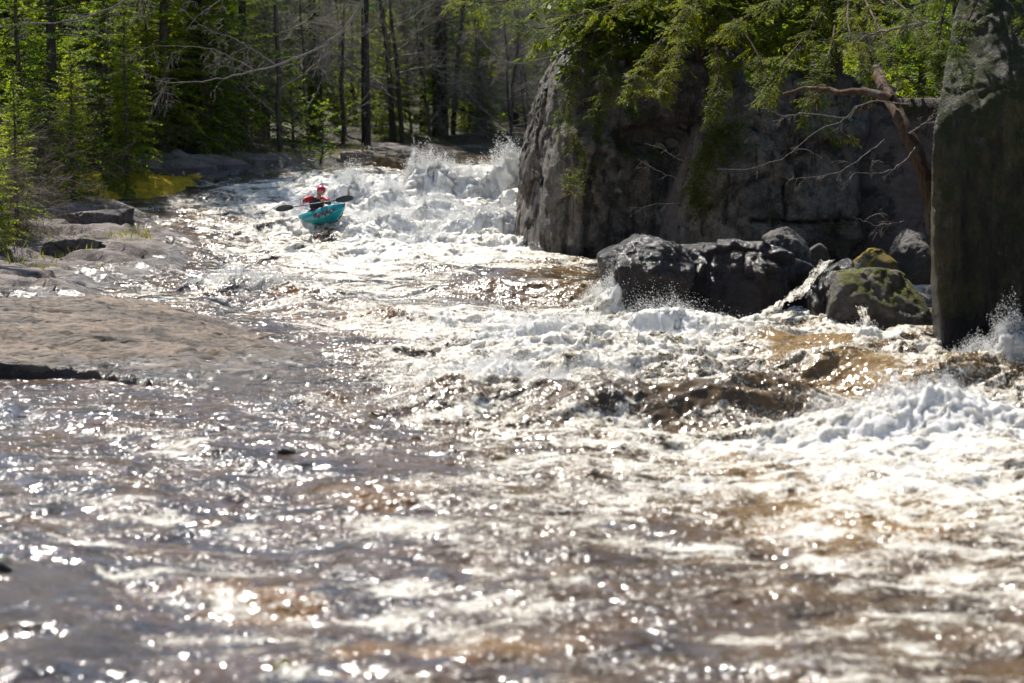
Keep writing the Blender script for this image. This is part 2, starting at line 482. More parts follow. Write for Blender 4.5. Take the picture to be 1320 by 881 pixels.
def ground_z(x, y, detail=True):
    x = np.asarray(x, float); y = np.asarray(y, float)
    wob = .55 * n2(x * .35, y * .35, 5) + .25 * n2(x * 1.1, y * 1.1, 6)
    dl = x - xl(y) + wob; dr = xr(y) - x + wob
    base = zc(y)
    zl = base + np.where(dl < 0, .16 + .34 * (1 - np.exp(np.minimum(dl, 0) / 2.2)) + .05 * np.maximum(-dl - 3, 0) + .0022 * np.maximum(-dl - 6, 0) ** 2, .16 - .55 * sst(dl, -.2, 2.6))
    if detail:
        # stepped ledges of bedrock on the left bank
        f = fbm2(x * .22 + y * .05, y * .55, 4, 21) * 2.2
        st = (np.floor(f) + sst(f - np.floor(f), .38, .62)) * .20
        m = sst(-dl, -1.5, .5) * sst(y, 36, 41) * (1 - sst(y, 66, 70))
        zl = zl + m * (st + .12 * fbm2(x * .8, y * 1.3, 4, 25))
        zl = zl + (1 - m) * .06 * fbm2(x * .8, y * .9, 4, 26)
    shelf = sst(-1.7 - .32 * (y - 15) - x + .6 * wob, 0, 1.3) * (1 - sst(y + .4 * wob, 18.2, 20.2)) * sst(y, 2, 6)
    zl = zl * (1 - shelf) + (base + .035 + (.13 * fbm2(x * 1.2, y * 1.6, 5, 28) if detail else 0)) * shelf
    pl = sst(-dr, -.1, 2.6)
    z = zl * (1 - pl) + np.maximum(4.5 - .05 * np.maximum(-dr - 2, 0) - 1.2 * sst(y, 58, 75), base + .3) * pl
    # far shore and hillside
    fs = sst(y, 81.5 + wob, 85 + wob)
    zf = base + .42 + .07 * np.maximum(y - 85, 0) + .0016 * np.clip(y - 85, 0, 150) ** 2
    z = z * (1 - fs) + np.maximum(zf, zl * 0 + zf) * fs
    if detail:
        z = z + .25 * fs * fbm2(x * .3, y * .3, 4, 31)
    # under the pool: deep enough
    return z


def axis(lo, hi, fine0, fine1, d):
    mid = np.arange(fine0, fine1, d)
    out = [mid]; s = d; v = fine0; left = []
    while v > lo:
        s *= 1.35; v -= s; left.append(v)
    s = d; v = mid[-1]; right = []
    while v < hi:
        s *= 1.35; v += s; right.append(v)
    return np.concatenate((left[::-1], mid, right))


gx = axis(-400, 400, -24, 15, .085); gy = axis(-120, 600, 11, 96, .105)
GX, GY = np.meshgrid(gx, gy)
GZ = ground_z(GX, GY)
nx, ny = len(gx), len(gy)
i = np.arange(ny - 1)[:, None] * nx; j = np.arange(nx - 1)[None, :]
GQ = np.stack((i + j, i + j + 1, i + nx + j + 1, i + nx + j), -1).reshape(-1, 4)
_dl = GX - xl(GY)
litter = np.clip(sst(-_dl, 1.2, 4.5) * sst(GY, 30, 40) * (1 - .0 * GY), 0, 1)
# the bank at y 40..58 stays bare rock a few metres further out
litter *= np.where((GY > 36) & (GY < 60), sst(-_dl, 1.5, 5.0), 1)
litter = np.maximum(litter, sst(GY, 83, 86)); litter = np.maximum(litter, sst(-(xr(GY) - GX), 1.5, 3))
_px, _py = proj(GX, GY, GZ)
bare = np.exp(-(((_px - 420) / 150) ** 2 + ((_py - 218) / 18) ** 2) ** 2) * (GY < 84)
litter *= 1 - bare
wet = sst(.42 - np.abs(GZ - zc(GY)), -.05, .3) * (1 - litter)
g = link_mesh('ground', mesh_np('ground', np.stack((GX, GY, GZ), -1).reshape(-1, 3), GQ, [M['ground']], attrs=dict(litter=litter.ravel(), wet=wet.ravel())))
tag(g, 'bare grey bedrock bank and leaf strewn forest floor around the river', 'ground', kind='structure')

# ------------------------------------------------------------------ river
cols = np.array([-300, 0, 110, 220, 330, 440, 550, 660, 770, 880, 990, 1100, 1210, 1320, 1700.])
rows = np.array([205, 218, 226, 240, 265, 300, 330, 360, 390, 420, 450, 480, 510, 540, 570, 600, 640, 690, 740, 800, 881, 1000.])
FO = np.array([
    [0, 0, 0, 0, 0, .1, .2, .3, .1, .1, .1, .1, .1, .1, .1],
    [0, 0, 0, 0, .2, .42, .58, .66, .4, .4, .4, .4, .4, .4, .4],  # upper pool: foam white also stands in for bright sky reflection
    [0, 0, 0, .1, .3, .6, .75, .85, .9, .9, .9, .9, .9, .9, .9],
    [0, 0, 0, .25, .6, .95, 1., 1., 1, 1, 1, 1, 1, 1, 1],
    [.1, .1, .25, .35, .7, 1., 1., 1, 1, 1, 1, 1, 1, 1, 1],
    [.2, .2, .25, .28, .6, 1., 1, .95, .9, .9, .9, .9, .9, .9, .9],
    [.1, .1, .15, .25, .55, .92, .88, .78, .5, .6, .6, .6, .6, .6, .6],
    [.1, .1, .3, .34, .42, .6, .58, .36, .5, .7, .7, .7, .7, .7, .7],
    [.2, .2, .3, .6, .6, .5, .55, .5, .72, .85, .85, .8, .8, .8, .8],
    [.1, .1, .1, .2, .35, .62, .78, .88, .9, .9, .85, .75, .6, .5, .5],
    [.1, .1, .1, .1, .2, .35, .75, .88, .85, .8, .68, .75, .6, .5, .5],
    [.1, .1, .1, .15, .2, .4, .78, .88, .78, .75, .7, .62, .52, .6, .6],
    [.15, .15, .15, .2, .2, .4, .62, .7, .45, .22, .22, .5, .5, .55, .55],
    [.15, .15, .2, .25, .25, .35, .5, .58, .48, .45, .66, .8, .85, .75, .7],
    [.15, .15, .3, .5, .3, .3, .42, .52, .54, .62, .76, .86, .9, .82, .8],
    [.2, .2, .3, .35, .22, .2, .42, .52, .52, .57, .64, .71, .77, .72, .7],
    [.25, .25, .3, .3, .25, .2, .38, .49, .50, .52, .54, .6, .66, .66, .6],
    [.3, .3, .35, .3, .3, .25, .36, .42, .44, .42, .44, .5, .55, .55, .5],
    [.2, .2, .3, .36, .36, .3, .36, .4, .38, .34, .38, .42, .48, .5, .5],
    [.15, .15, .2, .3, .36, .42, .42, .38, .28, .26, .32, .4, .46, .48, .4],
    [.1, .1, .12, .2, .2, .25, .3, .32, .3, .28, .3, .35, .38, .38, .3],
    [.1, .1, .1, .1, .2, .2, .3, .3, .3, .3, .3, .3, .3, .3, .3]])
# wave amplitude in metres
ac = np.array([-300, 0, 220, 330, 440, 660, 880, 1100, 1320, 1700.])
ar = np.array([205, 218, 230, 260, 300, 330, 360, 390, 420, 450, 480, 510, 540, 570, 600, 660, 740, 881, 1000.])
AM = np.array([
    [.02, .02, .02, .02, .02, .03, .03, .03, .03, .03],
    [.03, .03, .03, .04, .08, .12, .12, .12, .12, .12],
    [.03, .03, .05, .10, .28, .42, .42, .42, .42, .42],
    [.04, .04, .08, .18, .36, .46, .46, .46, .46, .46],
    [.05, .05, .09, .22, .34, .36, .36, .36, .36, .36],
    [.05, .05, .09, .16, .22, .18, .12, .12, .12, .12],
    [.04, .04, .10, .14, .13, .13, .13, .13, .13, .13],
    [.04, .04, .10, .13, .13, .16, .20, .22, .22, .2],
    [.03, .03, .05, .07, .12, .22, .26, .24, .22, .2],
    [.03, .03, .04, .05, .09, .24, .26, .24, .28, .2],
    [.03, .03, .04, .05, .10, .24, .26, .26, .28, .2],
    [.04, .04, .05, .06, .10, .20, .22, .24, .24, .2],
    [.05, .05, .06, .07, .09, .16, .18, .22, .22, .2],
    [.05, .05, .06, .07, .08, .11, .15, .18, .18, .2],
    [.05, .05, .06, .06, .07, .09, .12, .14, .15, .14],
    [.05, .05, .05, .05, .06, .07, .09, .10, .11, .1],
    [.04, .04, .04, .05, .05, .06, .07, .08, .08, .08],
    [.04, .04, .04, .04, .05, .05, .05, .06, .06, .06],
    [.04, .04, .04, .04, .04, .05, .05, .05, .05, .05]])


def table(T, cx, ry_, px, py):
    px = np.clip(px, cx[0], cx[-1] - 1e-3); py = np.clip(py, ry_[0], ry_[-1] - 1e-3)
    ci = np.clip(np.searchsorted(cx, px, 'right') - 1, 0, len(cx) - 2); ri = np.clip(np.searchsorted(ry_, py, 'right') - 1, 0, len(ry_) - 2)
    u = (px - cx[ci]) / (cx[ci + 1] - cx[ci]); v = (py - ry_[ri]) / (ry_[ri + 1] - ry_[ri])
    u = u * u * (3 - 2 * u); v = v * v * (3 - 2 * v)
    return (T[ri, ci] * (1 - u) + T[ri, ci + 1] * u) * (1 - v) + (T[ri + 1, ci] * (1 - u) + T[ri + 1, ci + 1] * u) * v


def blobs(px, py, L):
    o = 0
    for (x, y, a, b, v) in L: o = o + v * np.exp(-((px - x) / a) ** 2 - ((py - y) / b) ** 2)
    return o


# plumes of breaking water: x, y, radius x (m), radius y (m), height (m)
def wpt(px, py, dz=0.):
    lo, hi = 11., 83.
    for _ in range(40):
        m = (lo + hi) / 2
        q = proj(np.array(0.), np.array(m), zc(m) + dz)[1]
        if q > py: lo = m
        else: hi = m
    Y = (lo + hi) / 2
    return P(px, py, Y)[0], Y


PL = []
for (px, py, rx_, ry_, h) in [(455, 262, .42, .4, .62), (430, 262, .3, .3, .25), (540, 248, .55, .45, .75), (575, 250, .5, .5, .5), (605, 250, .5, .4, .55), (640, 252, .55, .45, .85), (662, 250, .4, .4, .7), (505, 262, .5, .5, .4),
                              (560, 285, .7, .4, .4), (600, 300, .7, .4, .35), (500, 300, .8, .35, .35), (640, 300, .6, .4, .35), (455, 318, .7, .4, .2), (545, 318, .9, .3, .3),
                              (795, 408, .35, .3, .38), (775, 395, .4, .3, .22), (1295, 474, .4, .25, .42), (1250, 480, .3, .25, .22), (660, 500, .8, .5, .22), (700, 440, .9, .35, .22), (860, 425, .9, .3, .2),
                              (985, 400, .25, .2, .2), (1110, 440, .3, .25, .2), (1180, 560, .7, .5, .22), (300, 372, .6, .4, .22), (345, 376, .5, .35, .22), (395, 378, .45, .3, .14), (255, 372, .45, .3, .16)]:
    x_, y_ = wpt(px, py); PL.append((x_, y_, rx_, ry_, h * (.62 if py < 330 else .85)))
# long standing waves: x, y, half length, half width, height, skew
WV = []
for (px, py, hx, hy, h, sk) in [(900, 536, 2.0, .75, .34, .05), (1150, 492, 1.6, .7, .30, -.1), (640, 520, 1.3, .7, .22, -.25), (1230, 560, 1.8, .8, .2, .1), (1040, 452, 1.2, .6, .22, 0), (780, 462, 1.6, .5, .2, -.1),
                                (700, 380, 2.2, .9, .2, -.3), (600, 355, 1.7, .6, .14, -.3), (430, 400, 1.8, .5, .12, -.3), (560, 415, 1.6, .5, .12, -.2), (420, 300, 1.6, .9, .22, -.5), (560, 330, 2.0, .6, .15, 0)]:
    x_, y_ = wpt(px, py); WV.append((x_, y_, hx, hy, h * (1.45 if py > 345 else 1.1), sk))


STEPS = [([-100, 0, 120, 230, 330, 430], [505, 522, 548, 572, 596, 604], .10), ([-100, 0, 130, 280, 420], [590, 604, 640, 668, 690], .07), ([200, 350, 500, 650], [640, 660, 668, 690], .06),
         ([-100, 0, 150, 300, 480, 600], [690, 704, 735, 770, 788, 800], .08), ([420, 560, 700, 860, 1000], [735, 752, 772, 800, 812], .06), ([800, 950, 1100, 1320], [690, 700, 720, 738], .05), ([-100, 100, 300, 520, 700], [770, 800, 842, 862, 868], .06)]


def river(X, Y):
    """height, foam, film, amber of the water over (X, Y)"""
    b = zc(Y)
    px, py = proj(X, Y, b)
    A = table(AM, ac, ar, px, py); F = table(FO, cols, rows, px, py)
    wx = X + .35 * n2(X * .7, Y * .7, 41); wy = Y + .35 * n2(X * .7 + 9, Y * .7, 42)
    big = fbm2(wx * .62, wy * .85, 2, 43)
    mid = ridge2(wx * 1.25, wy * 1.7, 3, 45)
    sm = ridge2(wx * 4.2, wy * 5.0, 3, 49)
    vs = fbm2(X * 13, Y * 14, 2, 55)
    calm = np.clip(blobs(px, py, [(690, 368, 150, 26, .8), (900, 522, 175, 20, 1.1), (1040, 458, 80, 12, 1.1), (1120, 496, 70, 12, .8), (540, 395, 80, 12, .6), (520, 598, 90, 14, .6), (460, 352, 70, 12, .5)]), 0, .98)
    h = A * (1.0 * big * (1 - .6 * calm) + .55 * (mid - .2) * (1 - calm) * (.6 + .4 * sst(py, 400, 470)))
    hz = np.zeros_like(X)
    for (cx, cy, hx, hy, hh, sk) in WV:
        u = (X - cx) / hx; v = (Y - cy - sk * (X - cx)) / hy
        v = v + .25 * n2(X * 1.1, Y * .6, 60)
        hz += hh * np.exp(-u ** 4 - v ** 2) * (1 + .25 * mid * (1 - calm))
    for (cx, cy, a, c, hh) in PL:
        q = np.exp(-((X - cx) / a) ** 2 - ((Y - cy) / c) ** 2)
        hz += hh * q * (1 + .55 * mid + .3 * sm); F = F + .5 * q
    h = h + hz
    Fc = np.clip(F, 0, 1)
    tex = np.clip(A * 2.4, .012, .6) * (1 - .92 * calm) * (.72 + .28 * sst(py, 420, 480))
    h = h + tex * Fc * (.13 * sm + .07 * vs) + tex * (1 - Fc) * .03 * sm
    h = h + .014 * fbm2(X * 2.6, Y * 3.2, 3, 71) + .05 * fbm2(X * .7 + Y * .2, Y * 1.1, 3, 73) * sst(py, 520, 600)
    # steps in the bedrock under the thin water, running down to the right
    for (lx, ly, dz) in STEPS:
        yy = np.interp(px, lx, ly) + 7 * n2(X * .9, Y * .5, 77) + 3 * n2(X * 3, Y * 2, 78)
        env = sst(px, lx[0] - 60, lx[0] + 30) * (1 - sst(px, lx[-1] - 60, lx[-1] + 40))
        d = (py - yy) / (4 + (py - 500) * .012)
        h = h - dz * env * (sst(d, -1.5, 1.5) - sst(d, 3, 16))
        F = F + env * .22 * np.exp(-((d - 1.2) / 1.6) ** 2) * np.clip(.35 + 1.5 * n2(X * 1.4, Y * 1.4, 79) + .8 * fbm2(X * 6, Y * 7, 3, 80), 0, 1.3)
    # foam gathers on crests and drifts into streaks
    st = fbm2(wx * .55, wy * 1.6, 4, 81)
    st2 = fbm2(wx * 1.5, wy * 3.4, 4, 87)
    F = F * (1 - .17 * sst(py, 375, 400) * (1 - sst(py, 540, 570)))
    F = F + .22 * st + .26 * st2 + .10 * mid * sst(A, .04, .15)
    F = F - blobs(px, py, [(900, 522, 130, 15, .55), (1040, 458, 60, 9, .5), (1000, 540, 60, 12, .25), (700, 372, 130, 22, .3), (1100, 500, 50, 10, .2), (520, 598, 90, 14, .4), (370, 590, 50, 14, .3), (305, 378, 30, 9, .4), (365, 378, 38, 9, .45), (235, 372, 20, 8, .3), (420, 312, 26, 14, .55), (560, 345, 30, 8, .3), (800, 810, 70, 12, .3), (880, 690, 25, 8, .3)])  # blob just below the kayak clears foam to paint its dark reflection
    film = np.clip(table(np.array([[1, 1, 1, 1, .2, .1], [1, 1, 1, .9, .1, 0], [1, 1, .9, .5, 0, 0], [1, 1, .9, .35, 0, 0], [1, 1, 1, .6, .1, 0], [1, 1, 1, .9, .5, .3], [1, 1, 1, 1, .7, .4]]),
                         np.array([-300, 0, 330, 480, 700, 1320.]), np.array([205, 330, 400, 500, 600, 740, 1000.]), px, py), 0, 1)
    film = np.where(py < 225, film * .2, film)
    amber = .12 + blobs(px, py, [(1040, 458, 75, 12, .8), (900, 520, 150, 18, .45), (1100, 500, 110, 25, .4), (1230, 490, 120, 30, .35), (1100, 670, 260, 60, .55), (980, 600, 120, 30, .4), (480, 640, 120, 22, .4), (330, 770, 120, 25, .5), (620, 830, 200, 25, .5), (760, 440, 90, 30, .35), (500, 410, 120, 14, .5), (560, 330, 30, 12, .4), (540, 470, 50, 8, .4), (370, 380, 40, 12, .4), (1290, 480, 60, 20, .3)])
    return b + h, F, film, amber, calm


tx = np.linspace(-1, 1, 800)
ys = [11.0]
while ys[-1] < 84.5: ys.append(ys[-1] + .024 + .00085 * (ys[-1] - 11))
ys = np.array(ys)
half = 8.2 + .16 * (ys - 11)
cxm = np.interp(ys, [11, 40, 50, 84], [.8, .2, -1.5, 1.0])
half = np.where(ys > 52, np.maximum(half - (ys - 52) * .12, 9.), half)
WX = cxm[:, None] + half[:, None] * tx[None, :]; WY = np.repeat(ys[:, None], len(tx), 1)
WZ, WF, WFI, WA, WC = river(WX, WY)
# the surface churns sideways too, so that crests lean
A_ = table(AM, ac, ar, *proj(WX, WY, zc(WY))) * (1 - WC)
dx = A_ * (.55 * fbm2(WX * 2.3, WY * 2.3, 3, 91) + .25 * n2(WX * 7, WY * 7, 92)); dy = A_ * (.55 * fbm2(WX * 2.3 + 7, WY * 2.3, 3, 95) - .5 * (WZ - zc(WY)) / np.maximum(A_, .02) * .6 + .25 * n2(WX * 7, WY * 7, 96))
# thin water lies over the rock wherever the rock comes up under it
gz = ground_z(WX, WY)
depth = WZ - gz
WZ = np.where((depth < .05) & (depth > -.22) & (WX < 0), gz + .012 + .25 * np.maximum(depth + .03, -.045) * sst(depth, -.22, .05) - .7 * np.maximum(-depth - .05, 0), WZ)
WFI = np.maximum(WFI, (1 - sst(depth, .02, .3)) * (WX < 0))
_qx, _qy = proj(WX, WY, zc(WY))
WS = np.clip(.75 * WC + blobs(_qx, _qy, [(120, 800, 260, 60, .7), (330, 860, 200, 40, .6), (500, 600, 120, 16, .7), (640, 690, 90, 14, .4), (820, 815, 90, 18, .5), (60, 560, 140, 30, .4), (450, 780, 120, 16, .4)]), 0, .95)
nwx, nwy = len(tx), len(ys)
i = np.arange(nwy - 1)[:, None] * nwx; j = np.arange(nwx - 1)[None, :]
WQ = np.stack((i + j, i + j + 1, i + nwx + j + 1, i + nwx + j), -1).reshape(-1, 4)
ok = (WZ - ground_z(WX, WY)) > -.30
okf = ok.ravel()[WQ].any(1)
WQ = WQ[okf]
w = link_mesh('river_water', mesh_np('river_water', np.stack((WX + dx, WY + dy, WZ), -1).reshape(-1, 3), WQ, [M['water']], attrs=dict(foam=WF.ravel(), film=WFI.ravel(), amber=WA.ravel(), still=WS.ravel())))
tag(w, 'white foaming tea brown river rushing down a rock slide', 'river', kind='structure')
# ------------------------------------------------------------------ rocks
def ico(sub):
    import bmesh
    bm = bmesh.new(); bmesh.ops.create_icosphere(bm, subdivisions=sub, radius=1)
    V = np.array([v.co[:] for v in bm.verts]); T = np.array([[v.index for v in f.verts] for f in bm.faces])
    bm.free(); return V, T


_ICO = {}


def rock(name, poly, Y, depth, mat, sub=5, extra=(), soft=14, amp=.1, fs=.8, tilt=.25, seed=1, label=None, cat='rock', carve=None, dY=None, strata=0., foot=.6, group=None, nf=0, fineamp=.3, blocks=None):
    """A boulder whose outline seen from the river is poly (photo pixels, clockwise) at distance Y; depth metres thick.
    Built as a rounded intersection of planes and then broken up with noise."""
    if sub not in _ICO: _ICO[sub] = ico(sub)
    D, T = _ICO[sub]
    rng = np.random.RandomState(seed)
    dY = dY or [0] * len(poly)
    pts = np.array([P(a, b, Y + d) for (a, b), d in zip(poly, dY)])
    c = pts.mean(0); c[1] = Y + depth * .5
    zlo = pts[:, 2].min()
    pl = []
    n = len(pts)
    for k in range(n):
        a, b = pts[k], pts[(k + 1) % n]
        e = b - a
        nn = np.array((-e[2], 0, e[0])); nn /= np.linalg.norm(nn)
        m = (a + b) / 2
        if nn @ (m - c) < 0: nn = -nn
        if nn[2] < -.6: m = m - np.array((0, 0, foot))          # runs on below the water
        nn = nn + np.array((0, rng.uniform(-tilt, tilt), 0)); nn /= np.linalg.norm(nn)
        pl.append((nn, m))
    pl.append((np.array((0, -1, .12)), np.array((c[0], Y, c[2]))))
    pl.append((np.array((0, 1, .1)), np.array((c[0], Y + depth, c[2]))))
    for (nn, m) in extra: pl.append((np.asarray(nn, float), np.asarray(m, float)))
    hs_ = []
    for nn, m in pl: hs_.append(max(unit(nn) @ (m - c), .04))
    for k in range(nf):                                     # random chipped faces
        nn = unit(np.array((rng.normal(0, .8), -abs(rng.normal(.6, .4)), rng.normal(.45, .5))))
        ext = 1 / max(np.sum(np.array([(max(unit(a) @ nn, 0) / h) ** soft for (a, b), h in zip(pl, hs_)])) ** (1 / soft), 1e-6)
        pl.append((nn, c + nn * ext * rng.uniform(.90, 1.0)))
    s = 0
    for nn, m in pl:
        nn = unit(nn); h = max(nn @ (m - c), .04)
        s = s + (np.maximum(D @ nn, 0) / h) ** soft
    r = s ** (-1 / soft)
    V = D * r[:, None]
    # even out the mesh: push along the direction with noise of world size
    W = V + c
    nz = fbm3(W, fs, 5, seed * 7, .52)
    rd = 1 - np.abs(fbm3(W, fs * 1.3, 4, seed * 7 + 3)) * 2
    fine = fbm3(W, fs * 6, 4, seed * 7 + 5, .6)
    off = amp * (nz * 1.0 + (rd - .5) * .45 + fine * fineamp)
    if blocks:
        e1, k1, s1 = cells(W * np.array((1, 1, .62)) * blocks[1] + .35 * np.stack([fbm3(W, .9, 3, seed + q) for q in (61, 62, 63)], -1), seed)
        e2, k2, s2 = cells(W * np.array((1, 1, .75)) * blocks[1] * 2.9, seed + 5)
        off = off + blocks[0] * ((k1 - .5) + s1 * .6 - .55 * np.exp(-(e1 / .07) ** 2)) + blocks[0] * .32 * ((k2 - .5) + s2 * .5 - .4 * np.exp(-(e2 / .08) ** 2))
    if strata:
        q = W[:, 2] * 2.2 + W[:, 0] * .3 + fbm3(W, .6, 3, seed + 90) * 1.2
        off = off + strata * (np.abs((q % 1) - .5) * 2 - .5)
    V = V + unit(V) * off[:, None]
    W = V + c
    if carve is not None: W = carve(W)
    base = np.array((c[0], c[1], zlo))
    o = link_mesh(name, mesh_np(name, W - base, T, [mat], smooth=True), None, base)
    return tag(o, label, cat, group)


def cells(p, s):
    """jittered cells: distance to the joint, a random number and a tilt for each block"""
    ip = np.floor(p).astype(np.int64); fp = p - ip
    d1 = np.full(len(p), 9.); d2 = d1.copy(); kid = np.zeros(len(p)); tl = np.zeros(len(p))
    for a in (-1, 0, 1):
        for b in (-1, 0, 1):
            for c in (-1, 0, 1):
                x, y, z = ip[:, 0] + a, ip[:, 1] + b, ip[:, 2] + c
                r = np.stack([_h(x, y, z, s + q) for q in (1, 2, 3)], -1)
                v = np.array((a, b, c)) + r - fp
                d = np.sqrt((v * v).sum(1)); k = _h(x, y, z, s + 9)
                t_ = v[:, 0] * (r[:, 1] - .5) * 1.6 + v[:, 2] * (r[:, 2] - .5) * 1.6
                near = d < d1
                d2 = np.where(near, d1, np.minimum(d2, d)); kid = np.where(near, k, kid); tl = np.where(near, t_, tl); d1 = np.where(near, d, d1)
    return d2 - d1, kid, tl


def notch(W, items):
    """hollow out: items (px, py, rx, ry, metres pushed back)"""
    px, py = proj(W[:, 0], W[:, 1], W[:, 2])
    W = W.copy()
    for (x, y, rx, ry, dd) in items:
        e = np.exp(-(((px - x) / rx) ** 2 + ((py - y) / ry) ** 2) ** 2)
        W[:, 1] += dd * e
    return W


def crackline(W, lines):
    px, py = proj(W[:, 0], W[:, 1], W[:, 2])
    W = W.copy()
    for (pts, wd, dd) in lines:
        pts = np.array(pts, float); best = np.full(len(W), 1e9)
        for a, b in zip(pts[:-1], pts[1:]):
            t_ = np.clip(((px - a[0]) * (b - a)[0] + (py - a[1]) * (b - a)[1]) / ((b - a) @ (b - a)), 0, 1)
            best = np.minimum(best, np.hypot(px - a[0] - t_ * (b - a)[0], py - a[1] - t_ * (b - a)[1]))
        W[:, 1] += dd * np.exp(-(best / wd) ** 2)
    return W


rock('river_cliff', [(664, 345), (667, 225), (682, 165), (702, 105), (722, 66), (775, 35), (960, 25), (975, 345)], 49.6, 9.0, M['cliff'], 7,
     extra=[((-.80, -.60, .08), P(748, 300, 49.4)), ((-.97, -.25, .1), P(666, 300, 53.0)), ((.2, -1, -.12), P(800, 120, 48.9)), ((-.5, -.8, .35), P(760, 110, 50.2)), ((-.2, -.6, .8), P(800, 60, 51))],
     soft=26, amp=.13, fs=.75, fineamp=.5, blocks=(.19, .7), seed=3, tilt=.1, dY=[3.4, 3.4, 3, 2.5, 2, 1.5, 0, 0],
     carve=lambda W: crackline(notch(W, [(838, 182, 42, 16, .9), (820, 130, 30, 18, .35), (775, 150, 25, 25, .3), (880, 230, 30, 60, .5)]), [([(770, 120), (775, 190), (760, 240), (755, 330)], 4, .25), ([(800, 170), (850, 162), (900, 165)], 5, .35), ([(735, 250), (728, 330)], 3, .2)]),
     label='tall grey cliff with mossy sunlit left edge standing in the rapids', cat='cliff')
rock('river_cliff', [(866, 350), (872, 300), (885, 240), (905, 165), (950, 112), (1050, 88), (1150, 100), (1215, 120), (1200, 350)], 46.6, 6.0, M['cliffdark'], 7,
     extra=[((-.6, -.8, .1), P(880, 300, 47.2)), ((.15, -1, .3), P(1040, 200, 47.0)), ((.55, -.8, -.1), P(1125, 260, 46.8)), ((0, -.9, .45), P(1040, 110, 47.6))],
     soft=24, amp=.13, fs=.8, fineamp=.5, blocks=(.20, .65), seed=5, tilt=.1,
     carve=lambda W: crackline(notch(W, [(1168, 240, 46, 115, 3.6), (1080, 170, 60, 14, -.3), (1100, 330, 90, 18, .5)]), [([(968, 285), (1040, 288), (1110, 283)], 2, .4), ([(1010, 240), (1014, 288)], 2, .2), ([(905, 280), (935, 250), (990, 225)], 4, .25)]),
     label='shaded grey rock wall with a horizontal crack behind the wet boulders', cat='cliff')
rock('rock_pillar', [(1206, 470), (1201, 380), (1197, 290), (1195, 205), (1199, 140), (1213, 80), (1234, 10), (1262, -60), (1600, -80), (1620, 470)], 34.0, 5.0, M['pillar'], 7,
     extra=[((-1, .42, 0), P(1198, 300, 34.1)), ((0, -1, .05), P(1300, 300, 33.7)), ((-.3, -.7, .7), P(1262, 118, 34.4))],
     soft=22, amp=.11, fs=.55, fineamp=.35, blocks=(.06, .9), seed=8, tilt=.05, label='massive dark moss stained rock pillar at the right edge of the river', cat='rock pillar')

rock('boulder', [(797, 425), (797, 352), (814, 320), (850, 301), (882, 316), (896, 350), (893, 420)], 37.6, 2.4, M['wet'], 6, extra=[((-.6, -.75, .3), P(822, 350, 37.7)), ((.5, -.8, .2), P(870, 350, 37.6))],
     soft=26, amp=.10, fs=1.7, seed=11, nf=6, blocks=(.07, 1.4), label='dark wet pointed boulder, leftmost beside the splashing water', cat='boulder')
rock('boulder', [(846, 430), (856, 350), (880, 308), (925, 298), (992, 300), (1056, 328), (1092, 356), (1062, 395), (1020, 430)], 38.4, 3.0, M['wet'], 6, extra=[((-.2, -.6, .8), P(950, 345, 38.6)), ((.35, -.7, .6), P(1010, 350, 38.8)), ((-.5, -.8, .2), P(885, 370, 38.5))],
     soft=24, amp=.09, fs=1.5, seed=13, strata=.03, nf=3, blocks=(.09, 1.1), label='broad wet boulder with a shiny sloping top and water running off', cat='boulder')
rock('boulder', [(990, 318), (999, 303), (1014, 299), (1031, 313), (1044, 335), (1032, 343), (1004, 335)], 39.6, .9, M['boulder'], 5, extra=[((-.3, -.7, .6), P(1000, 312, 39.6))],
     soft=22, amp=.08, fs=2.4, seed=17, nf=8, foot=.05, label='small rounded dry grey boulder perched on top of the wet boulder', cat='boulder')
rock('boulder', [(1042, 342), (1046, 320), (1056, 314), (1066, 322), (1070, 342)], 41, .5, M['boulder'], 4, amp=.03, fs=3, seed=19, label='tiny upright grey stone in the shadow below the rock wall', cat='stone')
rock('boulder', [(1030, 425), (1030, 380), (1046, 356), (1075, 343), (1104, 344), (1116, 380), (1105, 425)], 37.6, 1.8, M['wet'], 5, extra=[((-.5, -.6, .6), P(1055, 365, 37.7))], soft=24, amp=.11, fs=1.8, seed=23, nf=6, blocks=(.07, 1.5),
     label='low black wet boulder with a small cascade on its left side', cat='boulder')
rock('boulder', [(1058, 440), (1066, 400), (1088, 364), (1125, 346), (1170, 345), (1214, 362), (1216, 455), (1120, 455)], 36.2, 2.6, M['mossy'], 6, extra=[((-.55, -.7, .45), P(1095, 385, 36.2)), ((.2, -.75, .6), P(1160, 370, 36.2))], soft=18, amp=.09, fs=1.6, seed=29, nf=5, blocks=(.06, 1.4),
     label='rounded boulder with green moss on top beside the rock pillar', cat='boulder')
rock('boulder', [(1102, 352), (1108, 328), (1125, 316), (1146, 322), (1158, 342), (1152, 356)], 39.6, .9, M['yellowmoss'], 5, amp=.08, fs=2.5, seed=31, nf=6, foot=.1, label='small boulder covered in orange yellow moss', cat='boulder')
rock('boulder', [(1140, 360), (1146, 335), (1164, 320), (1198, 307), (1222, 325), (1224, 362)], 40.2, 1.5, M['boulder'], 5, extra=[((-.3, -.6, .75), P(1180, 330, 40.2))], amp=.09, fs=2, seed=37, soft=24, nf=7, foot=.1, label='grey flat sided boulder tucked against the rock pillar', cat='boulder')


